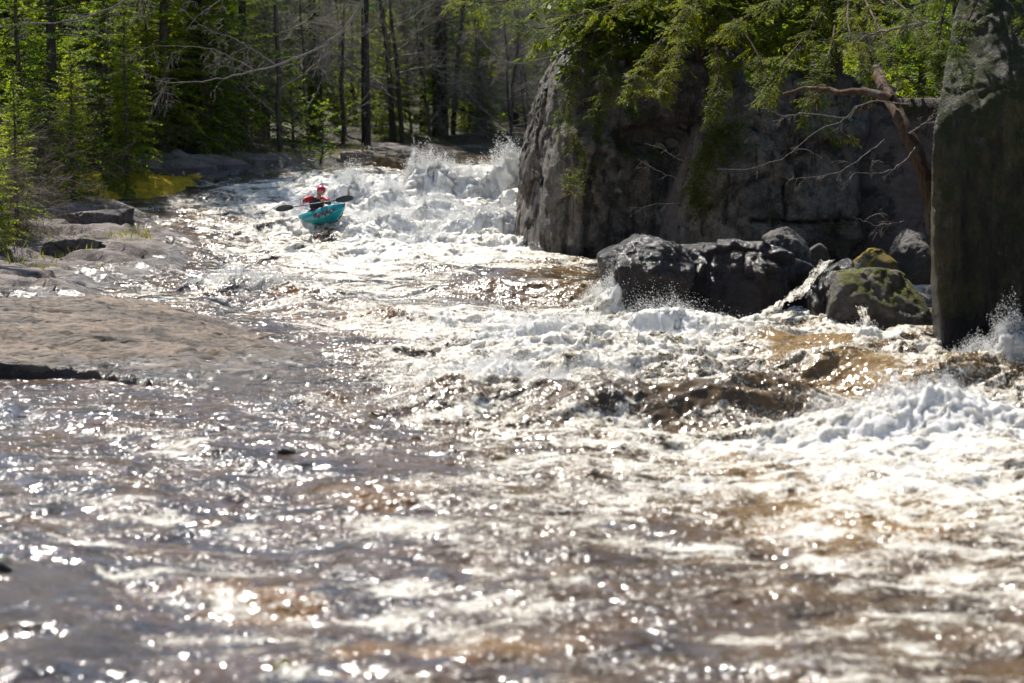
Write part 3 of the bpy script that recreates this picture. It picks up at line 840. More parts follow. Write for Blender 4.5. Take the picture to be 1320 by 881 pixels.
# the big bare slab in the left foreground: a height field through measured points
def rbf(pts, vals, X, Y, reg=.02):
    pts = np.array(pts); vals = np.array(vals)
    d = np.hypot(pts[:, None, 0] - pts[None, :, 0], pts[:, None, 1] - pts[None, :, 1])
    n = len(pts); A = np.zeros((n + 3, n + 3)); A[:n, :n] = d + reg * np.eye(n); A[:n, n] = 1; A[:n, n + 1:] = pts; A[n:, :n] = A[:n, n:].T
    sol = np.linalg.solve(A, np.concatenate((vals, [0, 0, 0])))
    out = sol[n] + sol[n + 1] * X + sol[n + 2] * Y
    for k in range(n): out = out + sol[k] * np.hypot(X - pts[k, 0], Y - pts[k, 1])
    return out


cp = [(-160, 388, 35.5), (-60, 388, 35.8), (0, 389, 36), (60, 384, 36.3), (130, 383, 36.5), (200, 398, 35.6), (262, 417, 34.6), (330, 439, 33.3), (382, 459, 32.3), (430, 484, 31.2), (490, 506, 30.3),
      (-100, 474, 31.2), (0, 470, 31.0), (60, 478, 30.8), (120, 484, 30.5), (180, 488, 30.2), (250, 500, 29.7), (330, 508, 29.5), (420, 514, 29.3), (100, 430, 32.5), (220, 450, 31.8), (0, 430, 32.3), (300, 475, 30.9), (-100, 430, 32.4)]
cw = [P(*q) for q in cp]
for q in [(0, 389, 36), (130, 383, 36.5), (262, 417, 34.6), (382, 459, 32.3)]:
    w_ = P(*q); cw.append(w_ + np.array((.5, 2.2, -.35))); cw.append(w_ + np.array((.8, 4.2, -.9)))
cw = np.array(cw)
sx, sy = np.meshgrid(np.arange(-13.5, -1.0, .035), np.arange(28.4, 39.5, .04))
SZ = rbf(cw[:, :2], cw[:, 2], sx, sy)
spx, spy = proj(sx, sy, SZ)
front = np.interp(spx, [-200, 0, 60, 120, 170, 200, 260, 340, 430, 500], [468, 470, 474, 479, 485, 489, 505, 514, 520, 512]) + 3 * n2(sx * .8, sy * 0 + .37, 7) + 1.2 * n2(sx * 3.1, sy * 0 + .41, 8)
inside = front - spy
SZ = SZ + .11 * fbm2(sx * .7 - sy * .3, sy * 1.3 + sx * .4, 4, 12) - .06 * sst(ridge2(sx * .5 - sy * .2 + .2 * n2(sx, sy, 3), sy * .9 + sx * .35, 2, 18), .72, .95) + .007 * fbm2(sx * 5, sy * 6, 4, 14)
f_ = fbm2(sx * .5 - sy * .25, sy * 1.25 + sx * .42, 4, 15) * 3
SZ = SZ + .05 * (np.floor(f_) + sst(f_ - np.floor(f_), .4, .6) - f_) - .05 * np.exp(-(((spx - 60) / 90) ** 2 + ((spy - 488) / 10) ** 2))
lip = 1 - sst(inside, -2, 2.5)
SZ = SZ - lip * (.32 * (.55 + .45 * sst(n2(sx * .9, sy * 0 + .3, 9), -.3, .3)) * sst(-spx, -330, -180) + .05) - .55 * (1 - sst(inside, -40, -3)) - .9 * sst(sx, -2.4, -1.4)
n_y, n_x = sx.shape
i = np.arange(n_y - 1)[:, None] * n_x; j = np.arange(n_x - 1)[None, :]
SQ = np.stack((i + j, i + j + 1, i + n_x + j + 1, i + n_x + j), -1).reshape(-1, 4)
vis = (SZ > -.5).ravel()
SQ = SQ[vis[SQ].any(1)]
yy = sy - .30 * lip * sst(-spx, -330, -180) * 0
sl = link_mesh('rock_slab', mesh_np('rock_slab', np.stack((sx, yy, SZ), -1).reshape(-1, 3), SQ, [M['slab']]))
tag(sl, 'large smooth tan bedrock slab sloping into the water at left', 'rock slab')


# ledges that stick out of the left bank and the domes behind the kayaker
rock('bedrock_ledge', [(60, 290), (75, 276), (120, 272), (152, 278), (150, 292)], 53.0, 1.6, M['ledge'], 6, amp=.09, fs=1.8, seed=43, soft=20, foot=.05, blocks=(.13, 1.1), extra=[((0, -.15, 1), P(110, 274, 53))], label='low undercut ledge with a dark front, below the left bank shrubs', cat='rock ledge')
rock('bedrock_ledge', [(50, 335), (60, 312), (110, 306), (150, 318), (148, 334)], 47.0, 1.6, M['ledge'], 6, amp=.10, fs=1.8, seed=47, soft=20, foot=.05, blocks=(.13, 1.2), extra=[((0, -.15, 1), P(105, 308, 47))], label='broken dark fronted ledge next to grass on the left bank', cat='rock ledge')
rock('bedrock_dome', [(300, 246), (318, 230), (370, 219), (420, 214), (520, 222), (545, 240), (420, 252)], 66.0, 5.0, M['dome'], 6, extra=[((0, -.3, 1), P(400, 228, 67))], soft=10, amp=.08, fs=.8, seed=53, label='smooth pale bedrock dome behind the kayaker below the log pile', cat='rock dome')
rock('bedrock_dome', [(205, 262), (225, 246), (262, 238), (330, 241), (350, 252), (300, 262)], 61.8, 2.5, M['dome'], 5, extra=[((0, -.3, 1), P(270, 245, 62.5))], soft=10, amp=.06, fs=1., seed=59, label='flat grey bedrock hump beside the yellow moss', cat='rock dome')
rock('boulder', [(322, 606), (335, 586), (365, 578), (398, 584), (410, 604)], 24.6, .7, M['mossy'], 5, amp=.03, fs=2.5, seed=67, label='small half sunken rock with yellow algae in the foreground film', cat='rock')
rock('boulder', [(-20, 770), (-18, 740), (0, 722), (14, 735), (18, 768)], 18.2, .4, M['mossy'], 4, amp=.03, fs=3, seed=71, label='blurred mossy stone at the left edge of the foreground', cat='rock')

# moss on the bank beside the water
def moss_pad(name, px, py, w, d, h, mat, seed, label, cat='moss', kind=None, z=None):
    x0, y0 = P(px, py, 50)[:2] if z is None else (0, 0)
    # find where the ray meets the ground
    Ys = np.linspace(14, 90, 1500)
    pts = np.array([P(px, py, q) for q in Ys]); gz_ = np.maximum(ground_z(pts[:, 0], pts[:, 1]), zc(pts[:, 1]) - .5)
    k = np.argmax(pts[:, 2] <= gz_) if z is None else 0
    c = pts[k] if z is None else np.array(z, float)
    u, v = np.meshgrid(np.linspace(-1, 1, 46), np.linspace(-1, 1, 46))
    X = c[0] + u * w; Yv = c[1] + v * d
    rr = np.sqrt(u * u + v * v) + .35 * n2(X * 1.3 + seed, Yv * 1.3, seed)
    H = h * np.clip(1 - rr, -.6, 1) * (1 + .5 * fbm2(X * 3, Yv * 3, 3, seed)) + .05 * fbm2(X * 7, Yv * 7, 4, seed + 3)
    Z = (ground_z(X, Yv) if z is None else c[2]) + H
    a = np.arange(45)[:, None] * 46; b = np.arange(45)[None, :]
    Q = np.stack((a + b, a + b + 1, a + 47 + b, a + 46 + b), -1).reshape(-1, 4)
    Q = Q[(rr.ravel() < 1.1)[Q].any(1)]
    o = link_mesh(name, mesh_np(name, np.stack((X - c[0], Yv - c[1], Z - c[2]), -1).reshape(-1, 3), Q, [mat]), None, c)
    return tag(o, label, cat, kind=kind)


moss_pad('moss_mat', 205, 243, 2.8, 2.2, .10, M['moss_yellow'], 3, 'bright orange yellow moss mat on the bank beside the water', kind='stuff')
moss_pad('moss_mat', 150, 246, .9, .9, .16, M['moss_green'], 5, 'green moss mat at the foot of the left bank firs', kind='stuff')
moss_pad('moss_mat', 345, 236, 1.2, .5, .08, M['moss_green'], 8, 'thin green moss strip on the pale dome behind the kayaker', kind='stuff', z=P(400, 231, 66.4))
moss_pad('moss_clump', 70, 318, .3, .3, .12, M['moss_green'], 9, 'green moss clump between the left bank ledges')
moss_pad('moss_clump', 365, 856, .11, .12, .05, M['moss_green'], 13, 'little green moss tuft on wet rock in the near foreground', z=P(365, 858, 15.5))
# ------------------------------------------------------------------ trees
def curve(p0, az, L, rise, sag, n=6, wig=.06, rng=None):
    t = np.linspace(0, 1, n)
    d = np.array((math.cos(az), math.sin(az)))
    q = np.zeros((n, 3)); q[:, :2] = np.array(p0)[:2] + np.outer(t * L, d); q[:, 2] = p0[2] + L * (rise * t - sag * t * t)
    if rng is not None: q[1:] += rng.normal(0, wig * L / n, (n - 1, 3))
    return q


def along(q, t):
    k = np.linspace(0, 1, len(q))
    return np.stack([np.interp(t, k, q[:, a]) for a in range(3)], -1)


def sprays(mb, rng, q, wood, leaf, twig_step=.11, twig_len=.4, taper=1., leaf_len=.11, leaf_w=.03, leaf_step=.05, spread=55, droop=.25, t0=.12, up=0., rw=.012):
    """feathery flat twigs of needles along the branch polyline q"""
    L = np.linalg.norm(np.diff(q, axis=0), axis=1).sum()
    n = max(3, int(L / twig_step))
    mb.tube(q, np.linspace(rw, rw * .25, len(q)), 3, wood)
    t = np.sort(rng.uniform(t0, 1, n * 2))
    b = along(q, t); d = unit(along(q, np.minimum(t + .05, 1.001)) - along(q, t - .05))
    hor = unit(np.cross(d, (0, 0, 1.)))
    sgn = rng.choice([-1, 1], len(t))[:, None]
    a = np.radians(spread + rng.normal(0, 14, len(t)))[:, None]
    td = unit(d * np.cos(a) + hor * sgn * np.sin(a) + np.array((0, 0, 1.)) * (rng.normal(-droop, .16, len(t))[:, None] + up))
    tl = (twig_len * (1.08 - t) ** taper + .35 * twig_len * .4) * rng.uniform(.55, 1.15, len(t))
    m = np.maximum(2, (tl / leaf_step).astype(int))
    idx = np.repeat(np.arange(len(t)), m)
    f = (np.concatenate([np.arange(k) for k in m]) + rng.uniform(0, .8, m.sum())) / np.repeat(m, m)
    base = b[idx] + td[idx] * (tl[idx] * f)[:, None] + np.array((0, 0, -1.)) * (droop * .35 * tl[idx] * f * f)[:, None]
    ax = unit(np.cross(td[idx], (0, 0, 1.))) * rng.choice([-1, 1], len(idx))[:, None]
    ld = unit(td[idx] + ax * rng.uniform(.2, 1.0, len(idx))[:, None] + rng.normal(0, .22, (len(idx), 3)))
    sd = unit(np.cross(ld, rng.normal(0, .45, (len(idx), 3)) + np.array((0, 0, 1.))))
    mb.leaves(base, ld, sd, leaf_len * rng.uniform(.6, 1.25, len(idx)), leaf_w * rng.uniform(.7, 1.2, len(idx)), leaf)


def conifer(name, seed, h, rad, clear, mats, step=.34, per=5, droop=.25, rise=.15, sag=.45, leaf_len=.13, leaf_w=.035, leaf_step=.06, twig=.42, trunk_r=None, top=None, gaps=.12, dead=0, power=.75, zmax=None):
    rng = np.random.RandomState(seed)
    r0 = trunk_r or h * .0115 + .02
    tk = MB(); n = 14
    z = np.linspace(-.4, h, n)
    wob = np.cumsum(rng.normal(0, .018, (n, 2)), 0)
    tp = np.stack((wob[:, 0], wob[:, 1], z), -1)
    tk.tube(tp, r0 * (1.03 - np.clip(z / h, 0, 1)) ** .9 + .006, 9, 0)
    cr = MB()
    zz = clear
    while zz < h * .985:
        f = (h - zz) / (h - clear * .6)
        k = per + rng.randint(-1, 2)
        a0 = rng.uniform(0, 6.28)
        for b in range(k):
            if rng.rand() < gaps: continue
            L = rad * min(1, f) ** power * rng.uniform(.6, 1.15) + .12
            az = a0 + b * 6.283 / k + rng.normal(0, .25)
            tz = zz + rng.uniform(-.5, .5) * step
            p0 = along(tp, np.array([(tz + .4) / (h + .4)]))[0]
            q = curve(p0, az, L, rise + .45 * (1 - f) + rng.normal(0, .08), sag * f + rng.normal(0, .06), 6, .05, rng)
            sprays(cr, rng, q, 0, 1, twig_step=.10, twig_len=twig * min(1, L / 1.1), leaf_len=leaf_len, leaf_w=leaf_w, leaf_step=leaf_step, droop=droop, rw=.006 + .012 * L)
        zz += step * rng.uniform(.75, 1.25) * (1 if zmax is None or zz < zmax else 2.2)
    for _ in range(dead):
        zz = rng.uniform(.8, max(1.2, clear)); az = rng.uniform(0, 6.28); L = rng.uniform(.5, 1.6)
        q = curve(along(tp, np.array([zz / h]))[0], az, L, .1, .35, 6, .12, rng)
        tk.tube(q, np.linspace(.016, .004, 6), 3, 1)
        for _k in range(3):
            b = along(q, np.array([rng.uniform(.3, .9)]))[0]
            tk.tube(curve(b, az + rng.normal(0, .9), L * .35, .1, .3, 4, .15, rng), np.linspace(.008, .003, 4), 3, 1)
    root = empty(name)
    tk.build('trunk', [mats[0], M['twig']], root)
    cr.build('crown', [mats[1], mats[2]], root)
    return root


def bare_mesh(mb, rng, p, d, L, r, depth, m=0, grav=0.04, kids=(5, 8), ang=(.5, 1.05), ratio=(.45, .72), up=.12, seg=6, wig=.14):
    q = [np.array(p, float)]; d = unit(np.array(d, float))
    for k in range(seg):
        d = unit(d + rng.normal(0, wig, 3) + np.array((0, 0, up - grav * (4 - depth))))
        q.append(q[-1] + d * L / seg)
    q = np.array(q)
    mb.tube(q, np.linspace(r, max(.0028, r * .35), len(q)), 6 if r > .05 else (4 if r > .015 else 3), m)
    if depth <= 0: return
    for k in range(rng.randint(*kids)):
        t = rng.uniform(.18, 1)
        b = along(q, np.array([t]))[0]; dd = unit(along(q, np.array([min(1, t + .05)]))[0] - along(q, np.array([t - .05]))[0])
        ax = unit(np.cross(dd, rng.normal(0, 1, 3))); a = rng.uniform(*ang)
        nd = dd * math.cos(a) + ax * math.sin(a)
        bare_mesh(mb, rng, b, nd, L * rng.uniform(*ratio) * (1.1 - .45 * t), max(.003, r * (1 - .6 * t) * .55), depth - 1, m, grav, kids, ang, ratio, up, max(3, seg - 1), wig)


def bare_tree(name, seed, h, r, mats, depth=3, lean=(0, 0), start=.12, nlimb=16):
    rng = np.random.RandomState(seed)
    n = 12; t = np.linspace(0, 1, n)
    tp = np.stack((lean[0] * t * h + np.cumsum(rng.normal(0, .05, n)), lean[1] * t * h + np.cumsum(rng.normal(0, .05, n)), -.3 + t * h), -1)
    tk = MB(); tk.tube(tp, r * (1.05 - t) ** .8 + .006, 8, 0)
    cr = MB()
    for k in range(nlimb):
        f = start + (1 - start) * (k + rng.rand()) / nlimb
        b = along(tp, np.array([f]))[0]; az = rng.uniform(0, 6.28); e = rng.uniform(.0, .7)
        bare_mesh(cr, rng, b, (math.cos(az) * math.cos(e), math.sin(az) * math.cos(e), math.sin(e)), h * (.10 + .26 * (1 - f)) * rng.uniform(.7, 1.2) + .3, r * .34 * (1.1 - f) + .006, depth - 1, 0, kids=(4, 8))
    root = empty(name)
    tk.build('trunk', mats[0], root); cr.build('crown', mats[1], root)
    return root


def shrub(name, seed, h, n, mat, depth=2, spread=.6):
    rng = np.random.RandomState(seed); mb = MB()
    for k in range(n):
        az = rng.uniform(0, 6.28); e = rng.uniform(.5, 1.4)
        p = (rng.normal(0, spread * .3), rng.normal(0, spread * .3), -.1)
        bare_mesh(mb, rng, p, (math.cos(az) * math.cos(e), math.sin(az) * math.cos(e), math.sin(e)), h * rng.uniform(.6, 1.1), .006 + .004 * h, depth, 0, kids=(4, 7), ang=(.35, .9), up=.06)
    return mb.build(name, mat)


def gpos(px, Y, dz=-.05):
    x = (px - 660) / FPX * Y
    return (x, Y, float(ground_z(np.array([x]), np.array([Y]))[0]) + dz)


def place(src, px, Y, rz=0., s=1., label=None, cat='tree', group=None, first=False, name=None, z=None):
    o = src if first else (dup(src) if src.type == 'EMPTY' else src.copy())
    if not first and src.type != 'EMPTY': COL.objects.link(o)
    o.location = gpos(px, Y) if z is None else z
    o.rotation_euler = (0, 0, rz); o.scale = (s, s, s)
    for k in ('label', 'category', 'group'):
        if k in o: del o[k]
    return tag(o, label, cat, group)


MSP = (M['bark'], M['bark'], M['spruce']); MSD = (M['bark_dark'], M['bark_dark'], M['spruce_dark']); MFI = (M['bark'], M['bark'], M['fir'])
spA = conifer('spruce_tree', 1, 14, 2.5, .7, MSP, step=.27, per=6, gaps=.16, dead=5, zmax=8, leaf_len=.15, leaf_w=.045)
spB = conifer('spruce_tree', 2, 12, 2.1, .5, MSP, step=.26, per=6, gaps=.14, dead=2, zmax=8, leaf_len=.15, leaf_w=.045)
spC = conifer('spruce_tree', 3, 15, 2.7, 1.4, MSD, step=.32, per=6, gaps=.2, dead=9, zmax=8)
spD = conifer('spruce_tree', 4, 8, 1.7, .35, MSP, step=.24, per=6, gaps=.1, leaf_len=.14, leaf_w=.042)
firA = conifer('young_fir', 5, 3.4, 1.15, .15, MFI, step=.22, per=6, gaps=.08, twig=.34, rise=.3, sag=.3, trunk_r=.05)
firB = conifer('young_fir', 6, 1.75, .62, .30, MFI, step=.19, per=5, gaps=.1, twig=.24, rise=.35, sag=.2, trunk_r=.03, leaf_len=.10)
pine = conifer('pine_tree', 7, 19, 2.4, 5.6, (M['bark_dark'], M['bark_dark'], M['pine']), step=.5, per=4, gaps=.2, dead=16, rise=.25, sag=.2, trunk_r=.19, leaf_len=.17, leaf_w=.03, power=.5)
bareA = bare_tree('bare_tree', 11, 9, .08, (M['bark'], M['twig']), 4, (.06, -.05))
bareB = bare_tree('bare_tree', 12, 7, .06, (M['bark'], M['twig']), 4, (-.1, -.03), start=.05, nlimb=18)
bareC = bare_tree('bare_tree', 13, 11, .11, (M['bark_dark'], M['twig']), 4, (.02, .03), start=.15, nlimb=18)

# the trees one can tell apart
place(spA, 212, 66.5, .4, 1., 'tall yellow green spruce with dark bare lower trunk behind the moss mat', group=None, first=True)
place(spC, 70, 62, 1.1, 1., 'dense dark spruce filling the upper left corner', first=True)
place(spB, 345, 79, 2.0, 1.05, 'slim spruce with a visible straight trunk left of the young firs', first=True)
place(spD, 30, 58.5, .7, 1.0, 'low bushy spruce leaning over the left ledges', first=True)
place(spB, 140, 64, 3.3, .8, 'drooping spruce between the dark corner spruce and the yellow green one')
place(spD, 165, 61.5, 2.2, .72, 'small spruce at the edge of the moss mat')
place(spD, 415, 79, 1.4, .80, 'young spruce with bright green tips behind the log pile')
place(spA, 258, 75, 2.9, .9, 'spruce just right of the yellow green spruce, in half shade')
place(spC, 305, 78, 4.1, .95, 'thin crowned dark spruce with dead lower branches behind the bedrock dome')
place(spD, 95, 56.5, 4.0, .62, 'short spruce hanging over the low undercut ledge')
place(spD, 22, 50.5, 5.1, .55, 'small spruce behind the reddish brown leafless shrub')
place(spD, -12, 46, 2.6, .5, 'spruce reaching in at the left edge just above the slab')
place(firA, 378, 71.5, .5, 1., 'fresh green young fir behind the pale bedrock dome', first=True)
place(firA, 290, 68.5, 2.5, .42, 'low spreading bright fir bush on the bank beside the moss mat', 'bush')
place(firB, 414, 66.4, 0, 1.25, 'tiny fir sapling standing alone on the pale bedrock dome', 'sapling', first=True, z=P(414, 219, 67.2))
place(pine, 472, 80, 0, 1., 'tall dark pine with bare straight trunk left of the upper pool', first=True)
place(pine, 566, 88, 2.2, 1.12, 'thickest dark pine trunk behind the upper pool')
place(pine, 546, 90, 4.0, .8, 'slimmer dark trunk close beside the thickest pine')
place(spB, 622, 90, 1.2, .62, 'bright tipped conifer standing near the rock cliff across the pool')
place(spD, 505, 86, .3, .72, 'small pale green spruce right of the tall dark pine')

rng = random.Random(5)
kinds = [spA, spB, spC, spD, spA, spB]
used = [(212, 66.5)]
grp = 'conifers of the forest beyond the river'
lab = {firA: 'small bright fir in the forest understory', spA: 'full crowned green spruce in the forest beyond the river', spB: 'slender green spruce in the forest beyond the river', spC: 'dark thin crowned spruce in the forest beyond the river', spD: 'small bushy spruce in the forest understory'}
n = 0
for (pa, pb, Ya, Yb, cnt, kk) in [(-60, 330, 67, 76, 11, [spA, spB, spC]), (-80, 430, 78, 88, 9, [spA, spC, spC, spB]), (430, 720, 87, 98, 13, [spD, spD, spB, spD, spC]), (300, 760, 99, 116, 14, [spC, spA, spC]), (-120, 320, 95, 112, 5, [spC, spA]), (720, 1330, 56, 70, 16, [spC, spB, spD]), (-60, 290, 62, 72, 13, [spD, spD, spB, firA, spD])]:
    for k in range(cnt):
        px = pa + (pb - pa) * (k + rng.random()) / cnt; Y = rng.uniform(Ya, Yb)
        s_ = rng.choice(kk); x = (px - 660) / FPX * Y
        if 0 < px < 430 and Y < 61.5 + px * .025: Y += 3.5
        place(s_, px, Y, rng.uniform(0, 6.28), rng.uniform(.55, .95) if (s_ is spD or 430 < px < 720 and Y < 99) else rng.uniform(.85, 1.2), lab[s_], group=grp)
gb = 'bare grey trees in the forest beyond the river'
place(bareA, 440, 79, 0, 1, 'bare grey tree with a fan of pale twigs left of the pool', first=True)
place(bareB, 660, 86, 1.0, 1, 'bare twiggy tree bending towards the cliff across the pool', first=True)
place(bareC, 520, 84, 2, 1, 'bare tree with tangled grey twigs behind the log pile', first=True)
bl = {bareA: 'bare grey broad limbed tree among the forest conifers', bareB: 'bare thin many twigged tree among the forest conifers', bareC: 'tall bare brownish tree among the forest conifers'}
for (pa, pb, Ya, Yb, cnt) in [(400, 700, 84, 97, 16), (-20, 420, 68, 80, 11), (300, 740, 97, 112, 10)]:
    for k in range(cnt):
        px = pa + (pb - pa) * (k + rng.random()) / cnt; Y = rng.uniform(Ya, Yb)
        s_ = rng.choice([bareA, bareB, bareC])
        place(s_, px, Y, rng.uniform(0, 6.28), rng.uniform(.75, 1.25), bl[s_], group=gb)

# far wood that closes the view
rg = np.random.RandomState(77); mb = MB()
for k in range(260):
    Y = rg.uniform(114, 165); x = rg.uniform(-45, 30); z0 = float(ground_z(np.array([x]), np.array([Y]))[0]); h = rg.uniform(9, 17)
    mb.tube([(x, Y, z0 - .3), (x + rg.normal(0, .2), Y, z0 + h)], [.13, .03], 5, 0)
    nb = 260; zz = z0 + h * rg.uniform(.08, 1, nb); f = 1 - (zz - z0) / h; az = rg.uniform(0, 6.28, nb); rr = (2.4 * f ** .8 + .1) * np.sqrt(rg.uniform(.05, 1, nb))
    b = np.stack((x + rr * np.cos(az), Y + rr * np.sin(az), zz - .25 * rr), -1)
    d = unit(np.stack((np.cos(az), np.sin(az), -.3 + rg.normal(0, .3, nb)), -1)); s = unit(np.cross(d, rg.normal(0, .5, (nb, 3)) + (0, 0, 1)))
    mb.leaves(b, d, s, rg.uniform(.4, .8, nb), rg.uniform(.12, .28, nb), 1)
tag(mb.build('distant_forest', [M['bark_dark'], M['spruce_dark']]), 'distant dark forest closing the view behind the trees', 'forest', kind='stuff')

# bare shrubs on the left bank
shA = shrub('bare_shrub', 21, 2.6, 13, M['twig_dull'], 3)
shB = shrub('bare_shrub', 22, 1.5, 14, M['twig_brown'], 2)
place(shA, 10, 52, 0, 1., 'grey bare shrub with long twigs at the left edge of the bank', 'shrub', first=True)
place(shB, 8, 46.5, 0, 1., 'reddish brown leafless shrub above the rock slab', 'shrub', first=True)
place(shA, 75, 58, 2, 1.1, 'large bare grey shrub in front of the dark corner spruce', 'shrub')
place(shA, -40, 47, 4, 1.1, 'bare shrub whose twigs reach in from the left edge', 'shrub')
place(shA, 130, 64, 1, 1.0, 'bare grey shrub behind the small spruce by the moss mat', 'shrub')
place(shB, 345, 69, 2, .75, 'low brown brush behind the pale bedrock dome', 'shrub')
place(shB, 320, 71, 4, .85, 'brown brush left of the fresh green young fir', 'shrub')
place(shB, 150, 40.5, 1, .35, 'small dry twigs sprouting from the ledge above the slab', 'shrub', z=(P(140, 350, 44.5)[0], 44.5, float(ground_z(np.array([P(140, 350, 44.5)[0]]), np.array([44.5]))[0])))
place(shB, 148, 31, 3, .28, 'tiny leafless shrub growing at the foot of the slab', 'shrub', z=P(146, 488, 30.4))


# bare tree arching over from the left bank with its limb hanging into the picture
def limb(mb, pts, r0, r1, rg, kids, klen, m=0, depth=2):
    q = np.array(pts, float)
    t = np.linspace(0, 1, len(q)); tt = np.linspace(0, 1, len(q) * 5)
    q = np.stack([np.interp(tt, t, q[:, a]) for a in range(3)], -1)
    kr = np.array([.25, .5, .25])
    for _ in range(3): q[1:-1] = q[:-2] * .25 + q[1:-1] * .5 + q[2:] * .25
    q[1:-1] += rg.normal(0, .012, (len(q) - 2, 3))
    mb.tube(q, np.linspace(r0, r1, len(q)), 6, m)
    for k in range(kids):
        f = rg.uniform(.15, 1); b = along(q, np.array([f]))[0]
        dd = unit(along(q, np.array([min(1, f + .03)]))[0] - along(q, np.array([f - .03]))[0])
        nd = unit(dd + rg.normal(0, .55, 3))
        bare_mesh(mb, rg, b, nd, klen * rg.uniform(.4, 1.1), max(.004, r0 * .35 * (1.1 - f)), depth, m, kids=(3, 6), up=-.02)


rg = np.random.RandomState(31)
root = empty('bare_tree', gpos(-140, 47))
b0 = np.array(root.location)
tk = MB(); tr = np.array([(0, 0, -.3), (.1, .1, 2), (.5, .2, 5), (1.4, .3, 7.6), (3.2, .5, 9.6), (6.0, .6, 10.0)])
limb(tk, tr, .17, .07, rg, 6, 2.2); tk.build('trunk', M['twig'], root)
cr = MB(); Yb = 47.6
pp = lambda px, py, Y=Yb: P(px, py, Y) - b0
limb(cr, [tr[-1], pp(480, -70), pp(470, 0), pp(445, 38), pp(415, 62), pp(360, 84), pp(300, 98), pp(245, 108), pp(200, 104)], .05, .008, rg, 16, 1.0)
limb(cr, [pp(355, 84), pp(330, 66), pp(300, 50), pp(262, 36), pp(235, 12)], .016, .005, rg, 9, .8)
limb(cr, [pp(330, 92), pp(280, 64), pp(230, 58), pp(172, 62)], .014, .004, rg, 9, .7)
limb(cr, [tr[4], pp(330, -60), pp(300, -10), pp(255, 20), pp(240, 40)], .025, .005, rg, 8, .8)
limb(cr, [tr[3], pp(200, -40), pp(160, 5), pp(95, 27), pp(40, 31), pp(0, 33)], .04, .01, rg, 14, .9)
cr.build('crown', M['twig'], root)
tag(root, 'bare tree leaning from the left bank, its long pale limb hanging over the river', 'tree')

# dead limb reaching from the right above the pool
rg = np.random.RandomState(33)
o = MB(); b0 = P(735, 62, 54)
limb(o, [P(760, 55, 54) - b0, P(700, 78, 54) - b0, P(655, 84, 54) - b0, P(628, 60, 54) - b0, P(606, 30, 54) - b0], .035, .006, rg, 14, .8)
tag(o.build('dead_branch', M['twig'], None, b0), 'crooked dead branch reaching out from the cliff top over the pool', 'branch')

# ------------------------------------------------------------------ hemlocks on the cliff
HM = [M['bark_brown'], M['hemlock'], M['twig']]


def hemlock(px, Y, z, h, r, seed, boughs, label, lean=(0, 0), upper=True, needles=None, ufrom=.22, leaf=.062, lw=.015, ls=.021, trunk_pts=None):
    rg = np.random.RandomState(seed)
    b0 = np.array(((px - 660) / FPX * Y, Y, z))
    root = empty('hemlock_tree', b0)
    tk = MB(); t = np.linspace(0, 1, 12)
    tp = np.stack((lean[0] * t * h, lean[1] * t * h, -.5 + t * (h + .5)), -1) if trunk_pts is None else np.array(trunk_pts) - b0
    tk.tube(tp, r * (1.04 - np.linspace(0, 1, len(tp))) ** .8 + .01, 9, 0)
    tk.build('trunk', M['bark_dark'], root)
    cr = MB()
    for (pts, n, L) in boughs:
        q = np.array([P(a, b, c) for a, b, c in pts]) - b0
        tt = np.linspace(0, 1, len(q)); ti = np.linspace(0, 1, 12)
        q = np.stack([np.interp(ti, tt, q[:, k]) for k in range(3)], -1)
        for _ in range(2): q[1:-1] = q[:-2] * .25 + q[1:-1] * .5 + q[2:] * .25
        cr.tube(q, np.linspace(.032, .008, 12), 5, 0)
        for k in range(n):
            f = rg.uniform(.12, 1.0)
            b = along(q, np.array([f]))[0]; dd = unit(along(q, np.array([min(1, f + .05)]))[0] - along(q, np.array([f - .05]))[0])
            nd = dd * .8 + rg.normal(0, .6, 3) + np.array((0, -.15, -.05)); nd = unit(nd)
            l = L * rg.uniform(.55, 1.2) * (1.15 - .5 * f)
            s = np.linspace(0, 1, 6)[:, None]
            qq = b + nd * l * s + np.array((0, 0, -1.)) * (.16 * l * s * s)
            sprays(cr, rg, qq, 0, 1, twig_step=.055, twig_len=.30, leaf_len=leaf, leaf_w=lw, leaf_step=ls, droop=.3, rw=.008)
    if upper:
        zz = h * ufrom
        while zz < h * .95:
            for _ in range(6):
                az = rg.uniform(0, 6.28); f = 1 - zz / h
                p0 = along(tp, np.array([zz / h]))[0]
                q = curve(p0, az, 2.8 * f ** .7 + .3, .2, .5, 6, .05, rg)
                sprays(cr, rg, q, 0, 1, twig_step=.13, twig_len=.75, leaf_len=.24, leaf_w=.11, leaf_step=.10, droop=.3, rw=.02)
            zz += .42
    cr.build('crown', [HM[0], needles or HM[1], HM[2]], root)
    return tag(root, label, 'tree')


